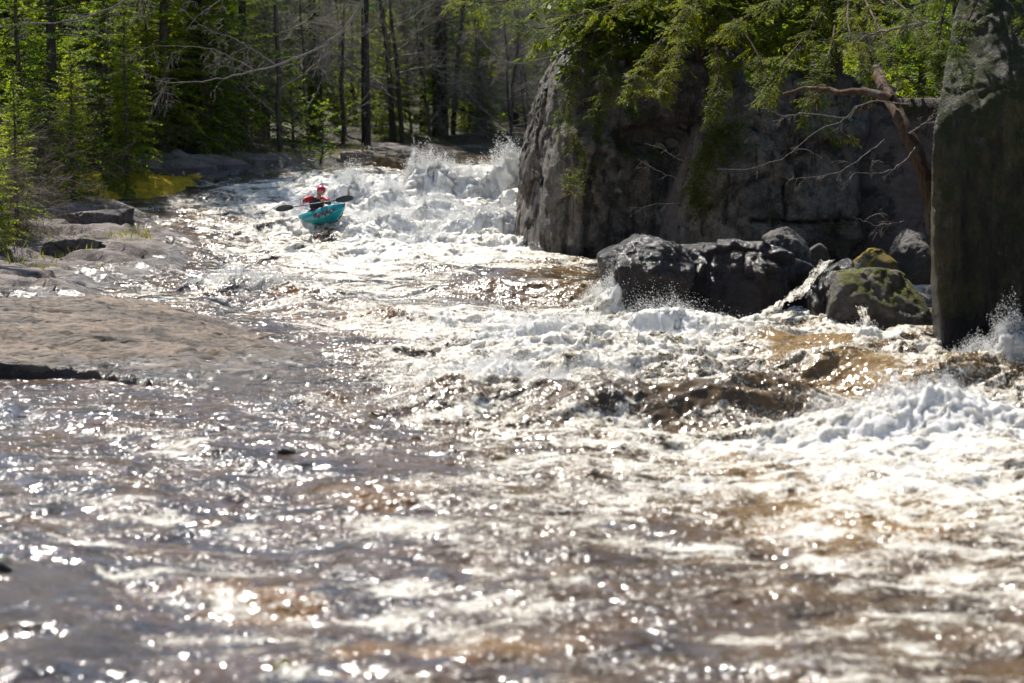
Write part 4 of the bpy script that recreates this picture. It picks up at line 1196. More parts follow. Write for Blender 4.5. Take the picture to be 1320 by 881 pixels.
# bough: ((px, py, Y) ...), number of sub boughs, their length
hemlock(790, 51.5, 4.6, 7.5, .13, 1, [
    ([(790, -20, 51), (745, 20, 50), (700, 40, 49.6), (665, 30, 49.4)], 34, .75),
    ([(790, -10, 51), (760, 60, 49.4), (735, 110, 48.8), (722, 165, 48.5)], 28, .6),
    ([(790, 20, 51), (790, 70, 49.0), (780, 120, 48.3), (765, 150, 48.1)], 46, .62),
    ([(800, 0, 51), (690, -5, 49), (630, 5, 48.5), (585, -2, 48)], 32, .8)],
    'hemlock on the cliff edge with yellow green boughs hanging down the rock')
hemlock(900, 50.0, 4.7, 8.5, .15, 2, [
    ([(900, -30, 49), (860, 40, 47.5), (830, 85, 46.4), (812, 125, 46)], 50, .7),
    ([(900, 0, 49), (880, 50, 46.8), (868, 90, 45.8), (850, 120, 45.5)], 46, .62),
    ([(905, 0, 49), (925, 60, 46.5), (930, 110, 45.2), (918, 150, 44.8)], 50, .65),
    ([(905, -20, 49), (960, 40, 46), (985, 85, 45), (990, 130, 44.6)], 50, .65),
    ([(900, -40, 49), (840, -10, 46), (780, 10, 45), (720, 25, 44.6)], 36, .8),
    ([(900, -40, 49), (900, -10, 46), (890, 15, 45), (870, 40, 44.6)], 36, .8)],
    'hemlock above the middle of the rock wall with dense hanging boughs')
hemlock(1075, 48.0, 4.7, 8.0, .15, 3, [
    ([(1080, -30, 47), (1045, 40, 44.5), (1010, 80, 43.8), (985, 120, 43.5)], 50, .65),
    ([(1080, -10, 47), (1075, 50, 44.2), (1060, 100, 43.2), (1040, 145, 43)], 50, .6),
    ([(1085, -10, 47), (1110, 40, 44), (1125, 75, 43), (1120, 110, 42.8)], 41, .55),
    ([(1085, -30, 47), (1150, 10, 43.6), (1185, 40, 42.6), (1200, 75, 42.3)], 46, .6),
    ([(1100, -30, 46), (1130, 30, 42.6), (1150, 70, 41.2), (1160, 105, 40.4)], 40, .5),
    ([(1100, -30, 46), (1090, 20, 42.6), (1100, 60, 41.2), (1118, 92, 40.2)], 40, .5),
    ([(1110, -30, 46), (1180, 20, 41.6), (1205, 60, 40.4), (1222, 100, 39.6)], 40, .5),
    ([(1060, 110, 44), (1050, 145, 43.0), (1070, 172, 42.8), (1098, 178, 42.8)], 16, .32),
    ([(1080, -40, 47), (1020, -10, 43.5), (975, 10, 43), (940, 40, 42.8)], 36, .75)],
    'hemlock right of the middle, feathery boughs in front of the rock wall')
hemlock(1290, 36.2, 6.6, 8.0, .20, 4, [
    ([(1275, -30, 36), (1245, 30, 34.5), (1232, 70, 34), (1243, 100, 33.6)], 29, .42),
    ([(1290, -40, 36), (1320, 10, 34), (1340, 40, 33.6), (1350, 70, 33.4)], 23, .5),
    ([(1270, -50, 36), (1210, -10, 35), (1180, 10, 34.6), (1160, 40, 34.4)], 29, .5)],
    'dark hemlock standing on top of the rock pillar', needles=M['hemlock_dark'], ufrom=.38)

hemlock(1228, 40.4, .9, 15.5, .16, 6, [  # added tree: its crown above the frame keeps sun off the pillar
    ([(1228, -40, 40), (1215, 20, 38.6), (1208, 60, 38.0), (1212, 96, 37.7)], 40, .5),
    ([(1228, -40, 40), (1240, 20, 38.4), (1236, 60, 37.9), (1232, 92, 37.6)], 40, .5)],
    'slender hemlock added behind the rock pillar to shade it', needles=M['hemlock_dark'], ufrom=.54)

# leaning cedar trunk between the rock wall and the pillar, its long root creeping along the ledge
cd = empty('cedar_tree', P(1205, 262, 38.6)); b0 = np.array(cd.location)
mb = MB(); rg = np.random.RandomState(44)
q = [P(*a) - b0 for a in [(1206, 300, 38.8), (1196, 235, 38.6), (1178, 190, 38.8), (1158, 150, 39.2), (1138, 112, 40.6), (1122, 70, 44.6), (1108, 0, 46.6), (1095, -160, 48)]]
limb(mb, q, .17, .10, rg, 0, 0)
q2 = [P(*a) - b0 for a in [(1204, 330, 38.6), (1200, 262, 38.5), (1186, 205, 38.6), (1170, 165, 39.0), (1150, 120, 39.6)]]
limb(mb, q2, .09, .05, rg, 0, 0)
mb.build('trunk', M['bark_brown'], cd)
mb = MB()
q3 = [P(*a) - b0 for a in [(1150, 128, 39.3), (1120, 118, 39.6), (1080, 120, 40.2), (1045, 112, 40.8), (1010, 122, 41.2)]]
limb(mb, q3, .10, .03, rg, 5, .6); mb.build('limb', M['bark_brown'], cd)
mb = MB()
for pts in [[(1230, 28, 40), (1180, 32, 40.4), (1130, 42, 41), (1098, 56, 41.4)]]: limb(mb, [P(*a) - b0 for a in pts], .05, .012, rg, 12, .5)
for pts in [[(1180, 190, 38.6), (1160, 215, 38.3), (1130, 225, 38.2), (1095, 222, 38)], [(1172, 172, 38.6), (1200, 155, 38.2), (1205, 140, 38)], [(1172, 134, 38.6), (1110, 130, 39), (1088, 156, 39), (1050, 170, 39), (1010, 205, 39.2), (965, 220, 39.4), (925, 218, 39.6)],
            [(1090, 152, 39), (1040, 146, 39), (1005, 150, 39), (972, 130, 39)], [(1140, 180, 38.8), (1110, 205, 38.8), (1075, 225, 38.8), (1035, 230, 39)], [(1165, 285, 38.4), (1130, 292, 38.3), (1100, 280, 38.3)]]:
    limb(mb, [P(*a) - b0 for a in pts], .014, .004, rg, 6, .45, depth=1)
mb.build('dead_branches', M['twig'], cd)
tag(cd, 'leaning reddish cedar trunk with bare twigs between the rock wall and the pillar', 'tree')
for i_, pts in enumerate([[(905, 218, 46.2), (875, 205, 46), (850, 190, 46), (830, 185, 46)], [(875, 240, 46.2), (850, 222, 46), (822, 205, 46)], [(870, 262, 46.2), (840, 262, 46), (812, 280, 46)]]):
    pass
mb = MB(); b0 = P(900, 225, 46.2)
for pts in [[(905, 218, 46.4), (875, 205, 46), (850, 190, 46), (830, 185, 46)], [(900, 240, 46.4), (850, 222, 46), (822, 205, 46)], [(895, 262, 46.4), (840, 262, 46), (812, 280, 46)]]:
    limb(mb, [P(*a) - b0 for a in pts], .012, .004, rg, 5, .4, depth=1)
tag(mb.build('dead_branch', M['twig'], None, b0), 'thin pale dead twigs sticking out beside the hanging ferns', 'branch')

# hanging fern and moss curtain on the rock wall
rg = np.random.RandomState(55)


def fern_curtain(pairs, label, fl=.42, n=130):
    mb = MB(); b0 = P(*pairs[0])
    pts = np.array([P(*a) for a in pairs]) - b0
    for k in range(n):
        a = along(pts, np.array([rg.uniform(0, 1)]))[0] + rg.normal(0, .12, 3) * (1, .4, 1)
        d = unit(np.array((rg.normal(0, .5), -.55 + rg.normal(0, .2), -.25 + rg.normal(0, .35)))); l = fl * rg.uniform(.5, 1.15)
        s = np.linspace(0, 1, 7)[:, None]
        q = a + d * l * s + np.array((0, 0, -1.)) * .55 * l * s * s
        sprays(mb, rg, q, 0, 1, twig_step=.035, twig_len=.10, leaf_len=.06, leaf_w=.02, leaf_step=.035, droop=.15, rw=.004, t0=.05)
    return tag(mb.build('fern_clump', [M['bark_brown'], M['fern']], None, b0), label, 'ferns')


fern_curtain([(950, 150, 46.2), (922, 178, 46.2), (905, 205, 46.3), (893, 235, 46.4), (905, 258, 46.4)], 'curtain of yellow green ferns hanging down the rock wall', n=190)
fern_curtain([(752, 62, 49.6), (738, 100, 49.4), (735, 150, 49.4), (742, 190, 49.3)], 'mossy ferns along the left edge of the tall cliff', n=70)
fern_curtain([(755, 205, 49.2), (742, 225, 49.2), (735, 245, 49.3)], 'small fern and moss tuft lower on the sunlit cliff face', n=45, fl=.28)

# logs piled on the bedrock at the head of the falls
def log(pts, r0, r1, mat, label, stubs=3, seed=1):
    rg = np.random.RandomState(seed); b0 = P(*pts[0]); mb = MB()
    q = np.array([P(*a) for a in pts]) - b0
    ti = np.linspace(0, 1, 14); t = np.linspace(0, 1, len(q))
    q = np.stack([np.interp(ti, t, q[:, k]) for k in range(3)], -1); q[1:-1] += rg.normal(0, .02, (12, 3))
    r0 *= .85; r1 *= .85
    mb.tube(q, np.linspace(r0, r1, 14) * (1 + .1 * rg.normal(0, 1, 14)), 10, 0, cap=True)
    for k in range(stubs):
        b = along(q, np.array([rg.uniform(.2, .95)]))[0]
        mb.tube([b, b + unit(rg.normal(0, 1, 3) + (0, 0, .6)) * rg.uniform(.2, .5)], [.03, .015], 5, 0, cap=True)
    return tag(mb.build('log', mat, None, b0), label, 'log', 'driftwood logs at the head of the falls')


log([(440, 200, 66.1), (470, 198, 65.9), (505, 201, 65.6), (533, 209, 65.1)], .16, .11, M['log'], 'thick grey log at the back of the driftwood pile', 4, 1)
log([(452, 207, 65.1), (500, 203, 65.2), (545, 199, 65.4), (562, 201, 65.4)], .10, .06, M['log'], 'long pale log crossing the front of the driftwood pile', 3, 2)
log([(482, 203, 64.6), (510, 211, 64.2), (532, 219, 64.0)], .20, .16, M['log_brown'], 'short brown rotting log at the water end of the pile', 3, 3)
log([(436, 205, 66.2), (465, 210, 65.6), (500, 214, 65.0)], .09, .06, M['log'], 'thin grey log lying low in front of the driftwood pile', 2, 4)
log([(500, 199, 66.2), (525, 205, 65.9), (548, 208, 65.8)], .12, .09, M['log_brown'], 'dark log end under the crossing pale log', 2, 5)

log([(446, 197, 65.4), (490, 203, 65.0), (548, 212, 64.4)], .05, .03, M['log'], 'thin bleached pole lying slantwise on the driftwood pile', 5, 6)
log([(505, 213, 64.6), (535, 203, 64.8), (558, 196, 65.0)], .045, .025, M['log'], 'thin grey stick poking up at the right end of the driftwood pile', 4, 7)
# dry grass and leaf tufts on the bank (uncountable)
rg = np.random.RandomState(66); mb = MB()
n = 5200
Yg = rg.uniform(41, 76, n); off = np.abs(rg.normal(1.2, 1.6, n)); Xg = xl(Yg) - .4 - off
m_ = (fbm2(Xg * .6, Yg * .6, 3, 9) > .05) & (Xg > -16); Xg, Yg = Xg[m_], Yg[m_]; n = len(Xg)
b = np.stack((Xg, Yg, ground_z(Xg, Yg) - .01), -1)
d = unit(np.stack((rg.normal(0, .5, n), rg.normal(0, .5, n), np.full(n, 1.)), -1)); s = unit(np.cross(d, rg.normal(0, 1, (n, 3))))
mb.leaves(b, d, s, rg.uniform(.08, .30, n), rg.uniform(.012, .03, n), 0)
tag(mb.build('bank_grass', M['grass']), 'short yellowish grass and litter along the left bank', 'grass', kind='stuff')
# ------------------------------------------------------------------ kayak, paddler, paddle
M['hull'] = m_plain('teal_plastic_hull', (.010, .225, .27), .28, .5, .15, 3., .004)
M['decal'] = m_plain('dark_red_decal', (.12, .018, .03), .4)
M['skirt'] = m_plain('orange_red_spray_skirt', (.52, .07, .035), .55)
M['black'] = m_plain('black_rubber', (.018, .02, .024), .45)
M['blade'] = m_plain('dark_paddle_blade', (.022, .030, .040), .3)
M['red'] = m_plain('red_dry_top', (.36, .012, .022), .55, .4, .3, 9., .01)
M['navy'] = m_plain('navy_fabric', (.018, .026, .045), .6, .3, .3, 10., .01)
M['vest'] = m_plain('dark_life_vest', (.014, .018, .028), .6, .3, .3, 12., .01)
M['vestred'] = m_plain('red_vest_panel', (.40, .02, .03), .55)
M['helmet'] = m_plain('crimson_helmet', (.50, .010, .055), .28, .5, .1, 3.)
M['skin'] = m_plain('skin', (.42, .22, .15), .5, .4, .12, 20.)
M['eye'] = m_plain('eye_white', (.6, .6, .58), .3)
M['lip'] = m_plain('lips', (.36, .13, .10), .5)

KC = P(409, 285.5, 54.2)                                  # seat reference
yaw, roll, pitch = R(-55), R(-25), R(10)
# boat axes in the world: x forward (towards the viewer and to the right)
fw = np.array((math.cos(yaw) * math.cos(pitch), math.sin(yaw) * math.cos(pitch), math.sin(pitch)))
lf = np.array((-math.sin(yaw), math.cos(yaw), 0.)); up = np.cross(fw, lf)
lf2 = lf * math.cos(roll) + up * math.sin(roll); up2 = up * math.cos(roll) - lf * math.sin(roll)
BM = Matrix((fw.tolist(), lf2.tolist(), up2.tolist())).transposed()


def boat_empty(name, off=(0, 0, 0)):
    o = empty(name)
    o.matrix_world = Matrix.Translation(Vector((KC + np.array(BM @ Vector(off))).tolist())) @ BM.to_4x4()
    return o


kay = boat_empty('kayak')
tag(kay, 'teal whitewater kayak with dark red markings dropping over the falls', 'kayak')
# hull by cross sections: x, half width, sheer z, keel z, crown of the deck
ST = np.array([[-1.28, .02, .22, .18, .02], [-1.22, .11, .21, .08, .05], [-1.0, .21, .17, .0, .08], [-.7, .285, .14, -.06, .09], [-.35, .32, .13, -.09, .09], [0, .33, .13, -.10, .09], [.35, .325, .14, -.095, .11], [.7, .295, .17, -.07, .14], [1.0, .205, .22, .02, .11], [1.2, .115, .28, .14, .07], [1.30, .05, .32, .23, .04], [1.33, .015, .335, .29, .01]])
xs = np.linspace(-1.28, 1.33, 40)
ST[:, 1] *= .93; ST[:, 3] *= .8
prm = np.stack([np.interp(xs, ST[:, 0], ST[:, k]) for k in range(1, 5)], -1)
for _ in range(2): prm[1:-1] = prm[:-2] * .25 + prm[1:-1] * .5 + prm[2:] * .25


def hull_pt(x, a):
    """a in 0..1 round the section: 0 keel, .5 gunwale, 1 deck ridge (right side is negative y)"""
    w_, sh, ke, cr_ = [np.interp(x, xs, prm[:, k]) for k in range(4)]
    th = np.asarray(a) * np.pi
    yy = w_ * np.sign(np.sin(th)) * np.abs(np.sin(th)) ** .62
    c = np.cos(th)
    zz = np.where(c > 0, sh - (sh - ke) * np.abs(c) ** .75, sh + cr_ * np.abs(c) ** 1.1)
    return yy, zz


na = 15
V = []
for x in xs:
    a = np.linspace(0, 1, na); y_, z_ = hull_pt(x, a)
    V += [(x, q, r) for q, r in zip(y_, z_)] + [(x, -q, r) for q, r in zip(y_[-2:0:-1], z_[-2:0:-1])]
k = 2 * na - 2; n = len(xs)
i = np.arange(n - 1)[:, None] * k; j = np.arange(k)[None, :]; j2 = (j + 1) % k
Q = np.stack((i + j, i + k + j, i + k + j2, i + j2), -1).reshape(-1, 4)
link_mesh('hull', mesh_np('hull', V, Q, [M['hull']]), kay)
# cockpit rim and spray skirt
th = np.linspace(0, 2 * np.pi, 29)
rim = np.stack((-.06 + .42 * np.cos(th), .245 * np.sin(th), .235 + .02 * np.cos(th)), -1)
mb = MB(); mb.tube(rim, .022, 8); mb.build('cockpit_rim', M['black'], kay)
mb = MB(); V = []; T = []
for r_, z_ in ((1., .245), (.85, .265), (.62, .30), (.45, .36), (.40, .42)):
    V += [(-.06 + .42 * r_ * math.cos(q), .245 * r_ * math.sin(q), z_) for q in th[:-1]]
k = 28; Q = [(a * k + b, a * k + (b + 1) % k, (a + 1) * k + (b + 1) % k, (a + 1) * k + b) for a in range(4) for b in range(k)]
mb.add(V, Q); mb.build('spray_skirt', M['skirt'], kay)
for x0, s in ((1.1, 1), (-1.08, -1)):
    mb = MB(); th2 = np.linspace(0, np.pi, 8)
    w_, sh, ke, cr_ = [np.interp(x0, xs, prm[:, q]) for q in range(4)]
    mb.tube(np.stack((np.full(8, x0), .08 * np.cos(th2), sh + cr_ * .8 + .045 * np.sin(th2)), -1), .012, 6); mb.build('grab_handle', M['black'], kay)
# scrawled markings along both sides of the bow
for side in (-1, 1):
    mb = MB(); rg = np.random.RandomState(4 + side)
    for k in range(11):
        x0 = .28 + .078 * k; a0 = .30 + .05 * math.sin(k * 1.9)
        pts = []
        for q in range(7):
            xx = x0 + .05 * math.sin(q * 1.4 + k) + .006 * q; aa = a0 + .026 * (q - 3) + .02 * math.cos(q * 2.1 + k)
            y_, z_ = hull_pt(xx, aa); nrm = unit(np.array((0, float(y_), float(z_) - .14)))
            pts.append((xx, side * float(y_) * 1.012 + side * .002, float(z_) - .002))
        mb.tube(pts, .012, 5)
    mb.build('marking', M['decal'], kay)


# paddler: a frame of joints in boat coordinates
per = boat_empty('person')
tag(per, 'kayaker in red dry top, dark life vest and crimson helmet, gripping a paddle', 'person')
BI = BM.inverted()


def bw(px, py, Y):
    """world point of a pixel, in boat coordinates"""
    return np.array(BI @ Vector((P(px, py, Y) - KC).tolist()))


chest = bw(408, 262.5, 54.25); neck = bw(411, 253, 54.1); head = bw(413.5, 246.5, 53.98)
shR = bw(401, 255.5, 54.15); elR = bw(389, 259.5, 53.85); haR = bw(389.3, 264.6, 53.45)       # left in the picture
shL = bw(418.5, 256, 54.2); elL = bw(425.0, 262.3, 53.9); haL = bw(416.0, 260.3, 53.45)
pel = np.array((-.12, 0, .17))
knR = np.array((.42, -.2, .20)); knL = np.array((.42, .2, .20)); ftR = np.array((.85, -.14, .12)); ftL = np.array((.85, .14, .12))


def skin_mesh(name, verts, edges, radii, mat, parent, sub=2, root=0):
    me = bpy.data.meshes.new(name)
    me.from_pydata([tuple(map(float, v)) for v in verts], edges, [])
    o = link_mesh(name, me, parent)
    sm = o.modifiers.new('skin', 'SKIN'); sm.use_smooth_shade = True
    for v, r_ in zip(me.skin_vertices[0].data, radii): v.radius = (r_, r_) if not isinstance(r_, tuple) else r_
    me.skin_vertices[0].data[root].use_root = True
    s = o.modifiers.new('sub', 'SUBSURF'); s.levels = sub; s.render_levels = sub
    me.materials.append(mat)
    return o


mid = (pel + chest) / 2
fwd_head = unit(bw(416, 252, 53.4) - head)              # looks down the drop, to the lower right
Vb = [pel, mid, chest, neck, head * .5 + neck * .5, head]; Rb = [.13, .125, .13, .06, .055, .06]
Eb = [(0, 1), (1, 2), (2, 3), (3, 4), (4, 5)]


def chain(start, pts, rad):
    a = start
    for p_, r_ in zip(pts, rad):
        Vb.append(p_); Rb.append(r_); Eb.append((a, len(Vb) - 1)); a = len(Vb) - 1
    return a


pad_a = bw(365, 269, 53.45); pad_b = bw(446, 256.5, 53.45); pdir = unit(pad_b - pad_a)
for sh, el, ha in ((shR, elR, haR), (shL, elL, haL)):
    wr = ha + unit(el - ha) * .075
    e = chain(2, [sh, el, wr, ha], [.068, .045, .028, .034])
    out = unit(ha - el); sidev = unit(pdir)
    curl = unit(np.cross(out, sidev))
    for f in range(4):
        b = ha + sidev * (.030 - .020 * f) + out * .02
        chain(e, [b, b + out * .03 + curl * .018, b + out * .022 + curl * .048, b + curl * .055 - out * .01], [.0105, .0095, .009, .007])
    chain(e, [ha + sidev * .035 - curl * .01, ha + sidev * .04 + out * .03 + curl * .02, ha + sidev * .02 + out * .03 + curl * .045], [.012, .010, .008])
for kn, ft, s in ((knR, ftR, -1), (knL, ftL, 1)):
    chain(0, [pel + np.array((.05, .1 * s, -.02)), kn, ft], [.10, .075, .05])
body = skin_mesh('body', Vb, Eb, Rb, M['skin'], per)


# head with a face
def headmesh():
    D, T = ico(4)
    f = fwd_head; u0 = unit(head - neck); s = unit(np.cross(f, u0)); u = np.cross(s, f)
    x, y, z = D[:, 0], D[:, 1], D[:, 2]                 # x forward, y side, z up
    r = np.ones(len(D))
    jaw = sst(-z, .1, .9)
    X = x * .098; Yv = y * .076 * (1 - .25 * jaw); Z = z * .118
    X = X + .022 * np.exp(-((y / .20) ** 2) - ((z + .10) / .20) ** 2) * (x > 0)                 # nose
    X = X + .008 * np.exp(-((y / .5) ** 2) - ((z - .22) / .10) ** 2) * (x > 0)                  # brow
    X = X - .010 * (np.exp(-(((np.abs(y) - .38) / .16) ** 2) - ((z - .08) / .12) ** 2)) * (x > 0)   # eye sockets
    X = X + .010 * np.exp(-((y / .3) ** 2) - ((z + .78) / .16) ** 2) * (x > 0)                  # chin
    X = X + .005 * np.exp(-((y / .28) ** 2) - ((z + .48) / .07) ** 2) * (x > 0)                 # lips
    Yv = Yv + np.sign(y) * .014 * np.exp(-((x + .05) / .18) ** 2 - ((z + .02) / .22) ** 2) * (np.abs(y) > .8)   # ears
    return head + X[:, None] * f + Yv[:, None] * s + Z[:, None] * u, T, (f, s, u)


hv, hT, (hf, hs, hu) = headmesh()
hd = link_mesh('face', mesh_np('face', hv, hT, [M['skin']]), per)
for s in (-1, 1):
    D, T = ico(2); c = head + hf * .083 + hs * .030 * s + hu * .010
    link_mesh('eye', mesh_np('eye', D * .012 + c, T, [M['eye']]), per)
mb = MB(); mb.tube([head + hf * (.094 - .0) - hu * .056 + hs * q - hf * abs(q) * .25 for q in (-.024, -.012, 0, .012, .024)], .006, 6, cap=True); mb.build('mouth', M['lip'], per)
# helmet: shell over the skull with a short peak and ear drops
D, T = ico(4)
c = head + hu * .035
keep = (D[:, 2] > -.25 - .55 * (D[:, 0] < .25)) & ~((D[:, 0] > .30) & (D[:, 2] < .08))
V = c + D[:, :1] * .138 * hf + D[:, 1:2] * .118 * hs + D[:, 2:] * .120 * hu
V = V + (np.exp(-((D[:, 2:] - .06) / .16) ** 2) * (D[:, :1] > .3) * .022) * hf
T2 = T[keep[T].all(1)]
hm = link_mesh('helmet', mesh_np('helmet', V, T2, [M['helmet']]), per)
so = hm.modifiers.new('shell', 'SOLIDIFY'); so.thickness = .012; so.offset = 1
mb = MB(); mb.tube([head + hs * .085 - hu * .02, head + hs * .07 - hu * .09 + hf * .03, head - hu * .13 + hf * .06, head - hs * .07 - hu * .09 + hf * .03, head - hs * .085 - hu * .02], .007, 5); mb.build('chin_strap', M['black'], hm)
# dry top: torso, puffy upper sleeves, dark forearms
lat = unit(shL - shR)
skin_mesh('dry_top', [pel + np.array((0, 0, .05)), mid, chest, neck - unit(neck - chest) * .03, shR, shL], [(0, 1), (1, 2), (2, 3), (2, 4), (2, 5)], [.16, .165, .165, .075, .092, .092], M['navy'], per)
for sh, el, ha in ((shR, elR, haR), (shL, elL, haL)):
    skin_mesh('sleeve', [sh + unit(chest - sh) * .05, sh, sh * .5 + el * .5, sh * .12 + el * .88], [(0, 1), (1, 2), (2, 3)], [.10, .105, .098, .070], M['red'], per)
    skin_mesh('forearm_sleeve', [sh * .2 + el * .8, el, el * .5 + ha * .5, el * .18 + ha * .82], [(0, 1), (1, 2), (2, 3)], [.060, .062, .052, .040], M['navy'], per)
fv = unit(np.cross(lat, unit(chest - pel)));
if fv @ np.array((1., 0, 0)) < 0: fv = -fv
lv = skin_mesh('life_vest', [pel + (chest - pel) * .35 + fv * .03, pel + (chest - pel) * .7 + fv * .04, chest + fv * .03 + unit(neck - chest) * .03, shR * .45 + chest * .55 + unit(neck - chest) * .09, shL * .45 + chest * .55 + unit(neck - chest) * .09], [(0, 1), (1, 2), (2, 3), (2, 4)], [.175, .19, .18, .075, .075], M['vest'], per)
mb = MB()
cc = pel + (chest - pel) * .62 + fv * .225; uu = unit(chest - pel)
mb.box((0, 0, 0), (.03, .20, .055)); mbv = np.concatenate(mb.V)
RM = np.stack((fv, lat, uu), 1)
link_mesh('pocket_panel', mesh_np('pocket_panel', mbv @ RM.T + cc + uu * .05, [np.concatenate(mb.Q)], [M['vestred']], smooth=False), lv)

# paddle
pad = boat_empty('paddle')
tag(pad, 'black double bladed paddle held across the kayaker, one blade raised at each end', 'paddle')
mb = MB(); a0 = pad_a + pdir * .22; a1 = pad_b - pdir * .22
mb.tube([a0 + (a1 - a0) * q for q in np.linspace(0, 1, 6)], .016, 8, cap=True); mb.build('shaft', M['black'], pad)
cam_dir = unit(np.array(BI.to_3x3() @ Vector((0, -1, .08))))
for p0, dr, sg in ((a0, -pdir, 1), (a1, pdir, -1)):
    sd = unit(np.cross(dr, cam_dir)); nn = np.cross(sd, dr)
    sd = unit(sd * math.cos(.35 * sg) + nn * math.sin(.35 * sg)); nn = unit(np.cross(sd, dr))
    t_ = np.linspace(0, 1, 11); wv = .104 * np.sin(np.pi * np.clip(t_, .03, .985) ** .75) ** .55 * (.55 + .45 * t_) + .012
    V = []
    for q, w_ in zip(t_, wv):
        c = p0 + dr * (.47 * q - .05)
        for a in np.linspace(-1, 1, 7):
            V.append(c + sd * w_ * a + nn * (.02 * a * a - .03 * math.sin(q * 3.1)))
    V = np.array(V); Q = [(a * 7 + b, a * 7 + b + 1, a * 7 + b + 8, a * 7 + b + 7) for a in range(10) for b in range(6)]
    bl_ = link_mesh('blade', mesh_np('blade', V, Q, [M['blade']]), pad)
    so = bl_.modifiers.new('thick', 'SOLIDIFY'); so.thickness = .008
# ------------------------------------------------------------------ spray drops
def drops(n_list, label, seed):
    rg = np.random.RandomState(seed)
    O = np.array([(1, 0, 0), (-1, 0, 0), (0, 1, 0), (0, -1, 0), (0, 0, 1), (0, 0, -1)], float)
    OT = np.array([(0, 2, 4), (2, 1, 4), (1, 3, 4), (3, 0, 4), (2, 0, 5), (1, 2, 5), (3, 1, 5), (0, 3, 5)])
    C = []; S = []
    for (cx, cy, rx_, ry_, h, n, smin, smax) in n_list:
        r = rg.normal(0, .62, (n, 2))
        x = cx + rx_ * r[:, 0]; y = cy + ry_ * r[:, 1]
        z0 = river(x, y)[0]
        hh = h * np.minimum(np.abs(rg.normal(0, .55, n)), 1.5) * np.exp(-.5 * (r ** 2).sum(1))
        C.append(np.stack((x, y, z0 + hh), -1)); S.append(smin + (smax - smin) * rg.rand(n) ** 3)
    C = np.concatenate(C); S = np.concatenate(S)
    # clumps: pull the drops into strings and sheets
    C[:, 0] += .10 * n2(C[:, 0] * 4, C[:, 2] * 5, 5); C[:, 2] += .10 * n2(C[:, 0] * 5, C[:, 1] * 5 + C[:, 2] * 3, 6)
    st = 1 + rg.rand(len(C), 3) * .8
    V = (C[:, None, :] + O[None] * S[:, None, None] * st[:, None, :] * .5).reshape(-1, 3)
    T = (OT[None] + 6 * np.arange(len(C))[:, None, None]).reshape(-1, 3)
    o = link_mesh('spray', mesh_np('spray', V, T, [M['spray']], smooth=True))
    return tag(o, label, 'spray', kind='stuff')


L = []
for (x, y, a, c, h) in PL:
    big = h > .17
    L.append((x, y, a * 1.1, c * 1.1, h * 1.3, int(2500 + 20000 * h) if big else int(400 + 2500 * h), .005, .022 if y > 45 else .013))
for (px, py, rx_, ry_, h, n) in [(560, 290, 2.6, 1.4, .5, 9000), (470, 285, 1.2, 1.0, .4, 4000), (620, 235, 1.6, .8, .6, 4000), (420, 296, .7, .5, .35, 1500), (384, 290, .5, .4, .4, 900), (830, 418, .9, .4, .5, 1100), (880, 425, 1.2, .4, .3, 800), (800, 400, .5, .4, .7, 900), (720, 440, 2., .8, .25, 2500), (900, 450, 2.2, .6, .2, 1500), (640, 490, 1.4, .7, .25, 1800), (1290, 470, .5, .3, .45, 500), (1180, 560, 1.5, .7, .16, 900), (960, 400, .6, .3, .3, 300), (1110, 445, .6, .3, .3, 400), (460, 236, .5, .4, .5, 800)]:
    x, y = wpt(px, py); L.append((x, y, rx_, ry_, h, int(n * 2.2), .005, .020 if y > 45 else .013))
for (px, py, n) in [(620, 420, 7000), (760, 440, 7000), (900, 430, 6000), (640, 480, 8000), (780, 480, 6000), (1100, 470, 4000), (1230, 510, 5000), (1150, 550, 5000), (560, 510, 4000), (980, 480, 4000), (700, 530, 4000), (520, 400, 3000)]:
    x, y = wpt(px, py); L.append((x, y, 1.9, 1.0, .16, n, .004, .013))
drops(L, 'white spray and flying drops above the breaking waves', 9)

# small cascades between the boulders
def cascade(pts, wd, label, seed):
    q = np.array([P(*a) for a in pts]); tt = np.linspace(0, 1, len(q)); ti = np.linspace(0, 1, 60)
    q = np.stack([np.interp(ti, tt, q[:, k]) for k in range(3)], -1)
    for _ in range(6): q[1:-1] = q[:-2] * .25 + q[1:-1] * .5 + q[2:] * .25
    u = np.linspace(-1, 1, 26); X = q[:, None, 0] + u * wd * (1 + .4 * n2(ti * 4, ti * 0, seed))[:, None]
    Z = q[:, None, 2] + .03 * (1 - u ** 2) + 0 * X; Yv = q[:, None, 1] - .03 * (1 - u ** 2) + 0 * X
    Z = Z + .07 * fbm2(X * 5, Z * 4 + Yv * 3, 4, seed) ; Yv = Yv + .06 * fbm2(X * 6, Z * 5, 3, seed + 2)
    a = np.arange(59)[:, None] * 26; b = np.arange(25)[None, :]
    Q = np.stack((a + b, a + b + 1, a + 27 + b, a + 26 + b), -1).reshape(-1, 4)
    f = (.70 - .25 * np.abs(u) ** 2)[None, :] + .5 * fbm2((u * 9)[None, :] + 0 * X, (ti * 5)[:, None] + 0 * X, 4, seed + 4)
    edge = ((1 - np.abs(u))[None, :] + .55 * fbm2((u * 5)[None, :] + 0 * X, (ti * 9)[:, None] + 0 * X, 4, seed + 8)) > .28
    Q = Q[edge.ravel()[Q].all(1)]
    c0 = q[-1]
    o = link_mesh('cascade_water', mesh_np('cascade_water', np.stack((X, Yv, Z), -1).reshape(-1, 3) - c0, Q, [M['water']], attrs=dict(foam=f.ravel(), film=0 * f.ravel(), amber=0 * f.ravel() + .2)), None, c0)
    tag(o, label, 'cascade', kind='structure')


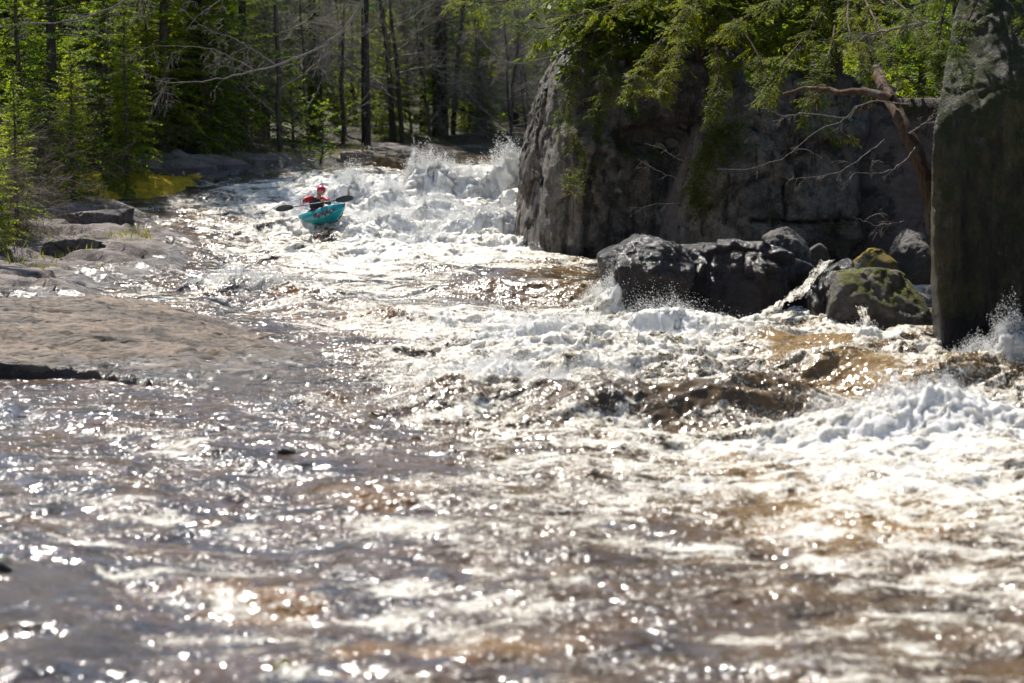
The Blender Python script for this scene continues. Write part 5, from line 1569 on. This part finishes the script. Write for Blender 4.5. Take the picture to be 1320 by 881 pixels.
cascade([(1066, 338, 38.9), (1052, 356, 38.3), (1030, 378, 37.5), (1003, 396, 36.9), (978, 410, 36.5)], .20, 'white rivulet running down between the broad wet boulder and the black one', 3)
cascade([(1100, 352, 38.2), (1100, 375, 36.9), (1112, 400, 36.1), (1118, 430, 35.5)], .14, 'thin white cascade between the black boulder and the mossy boulder', 7)

# ------------------------------------------------------------------ light, air, camera
SUN_EL, SUN_AZ = R(54), R(-23)                         # behind the forest, slightly left; azimuth from +Y to +X
sd_ = Vector((math.sin(SUN_AZ) * math.cos(SUN_EL), math.cos(SUN_AZ) * math.cos(SUN_EL), math.sin(SUN_EL)))
ld = bpy.data.lights.new('sun', 'SUN'); ld.energy = 4.6; ld.angle = R(.55); ld.color = (1., .955, .88)
lo = bpy.data.objects.new('sun', ld); COL.objects.link(lo); lo.rotation_euler = sd_.to_track_quat('Z', 'Y').to_euler()
wd = bpy.data.worlds.new('World'); sc.world = wd; wd.use_nodes = True
nt = wd.node_tree; nt.nodes.clear()
sk = nt.nodes.new('ShaderNodeTexSky'); sk.sky_type = 'NISHITA'; sk.sun_disc = False; sk.sun_elevation = SUN_EL; sk.sun_rotation = SUN_AZ; sk.air_density = 1.; sk.dust_density = .6
bg = nt.nodes.new('ShaderNodeBackground'); bg.inputs[1].default_value = .095
ow = nt.nodes.new('ShaderNodeOutputWorld')
nt.links.new(sk.outputs[0], bg.inputs[0]); nt.links.new(bg.outputs[0], ow.inputs[0])

cd_ = bpy.data.cameras.new('camera'); cam = bpy.data.objects.new('camera', cd_); COL.objects.link(cam)
cam.location = (0, 0, CAMZ); cam.rotation_euler = (R(90) - PITCH, 0, 0)
cd_.sensor_width = 36; cd_.lens = 36 * FPX / W0; cd_.clip_end = 2000; cd_.clip_start = .1
cd_.dof.use_dof = True; cd_.dof.focus_distance = 44.; cd_.dof.aperture_fstop = .95; cd_.dof.aperture_blades = 0
sc.camera = cam
sc.render.engine = 'CYCLES'
cy = sc.cycles
cy.max_bounces = 6; cy.diffuse_bounces = 3; cy.glossy_bounces = 2; cy.transmission_bounces = 3; cy.transparent_max_bounces = 4
cy.caustics_reflective = False; cy.caustics_refractive = False
cy.sample_clamp_indirect = 6; cy.sample_clamp_direct = 0
cy.use_denoising = True; cy.use_adaptive_sampling = True; cy.adaptive_threshold = .01
vs_ = sc.view_settings
vs_.view_transform = 'Standard'; vs_.look = 'None'; vs_.gamma = 1; vs_.use_curve_mapping = False; vs_.exposure = 1.0
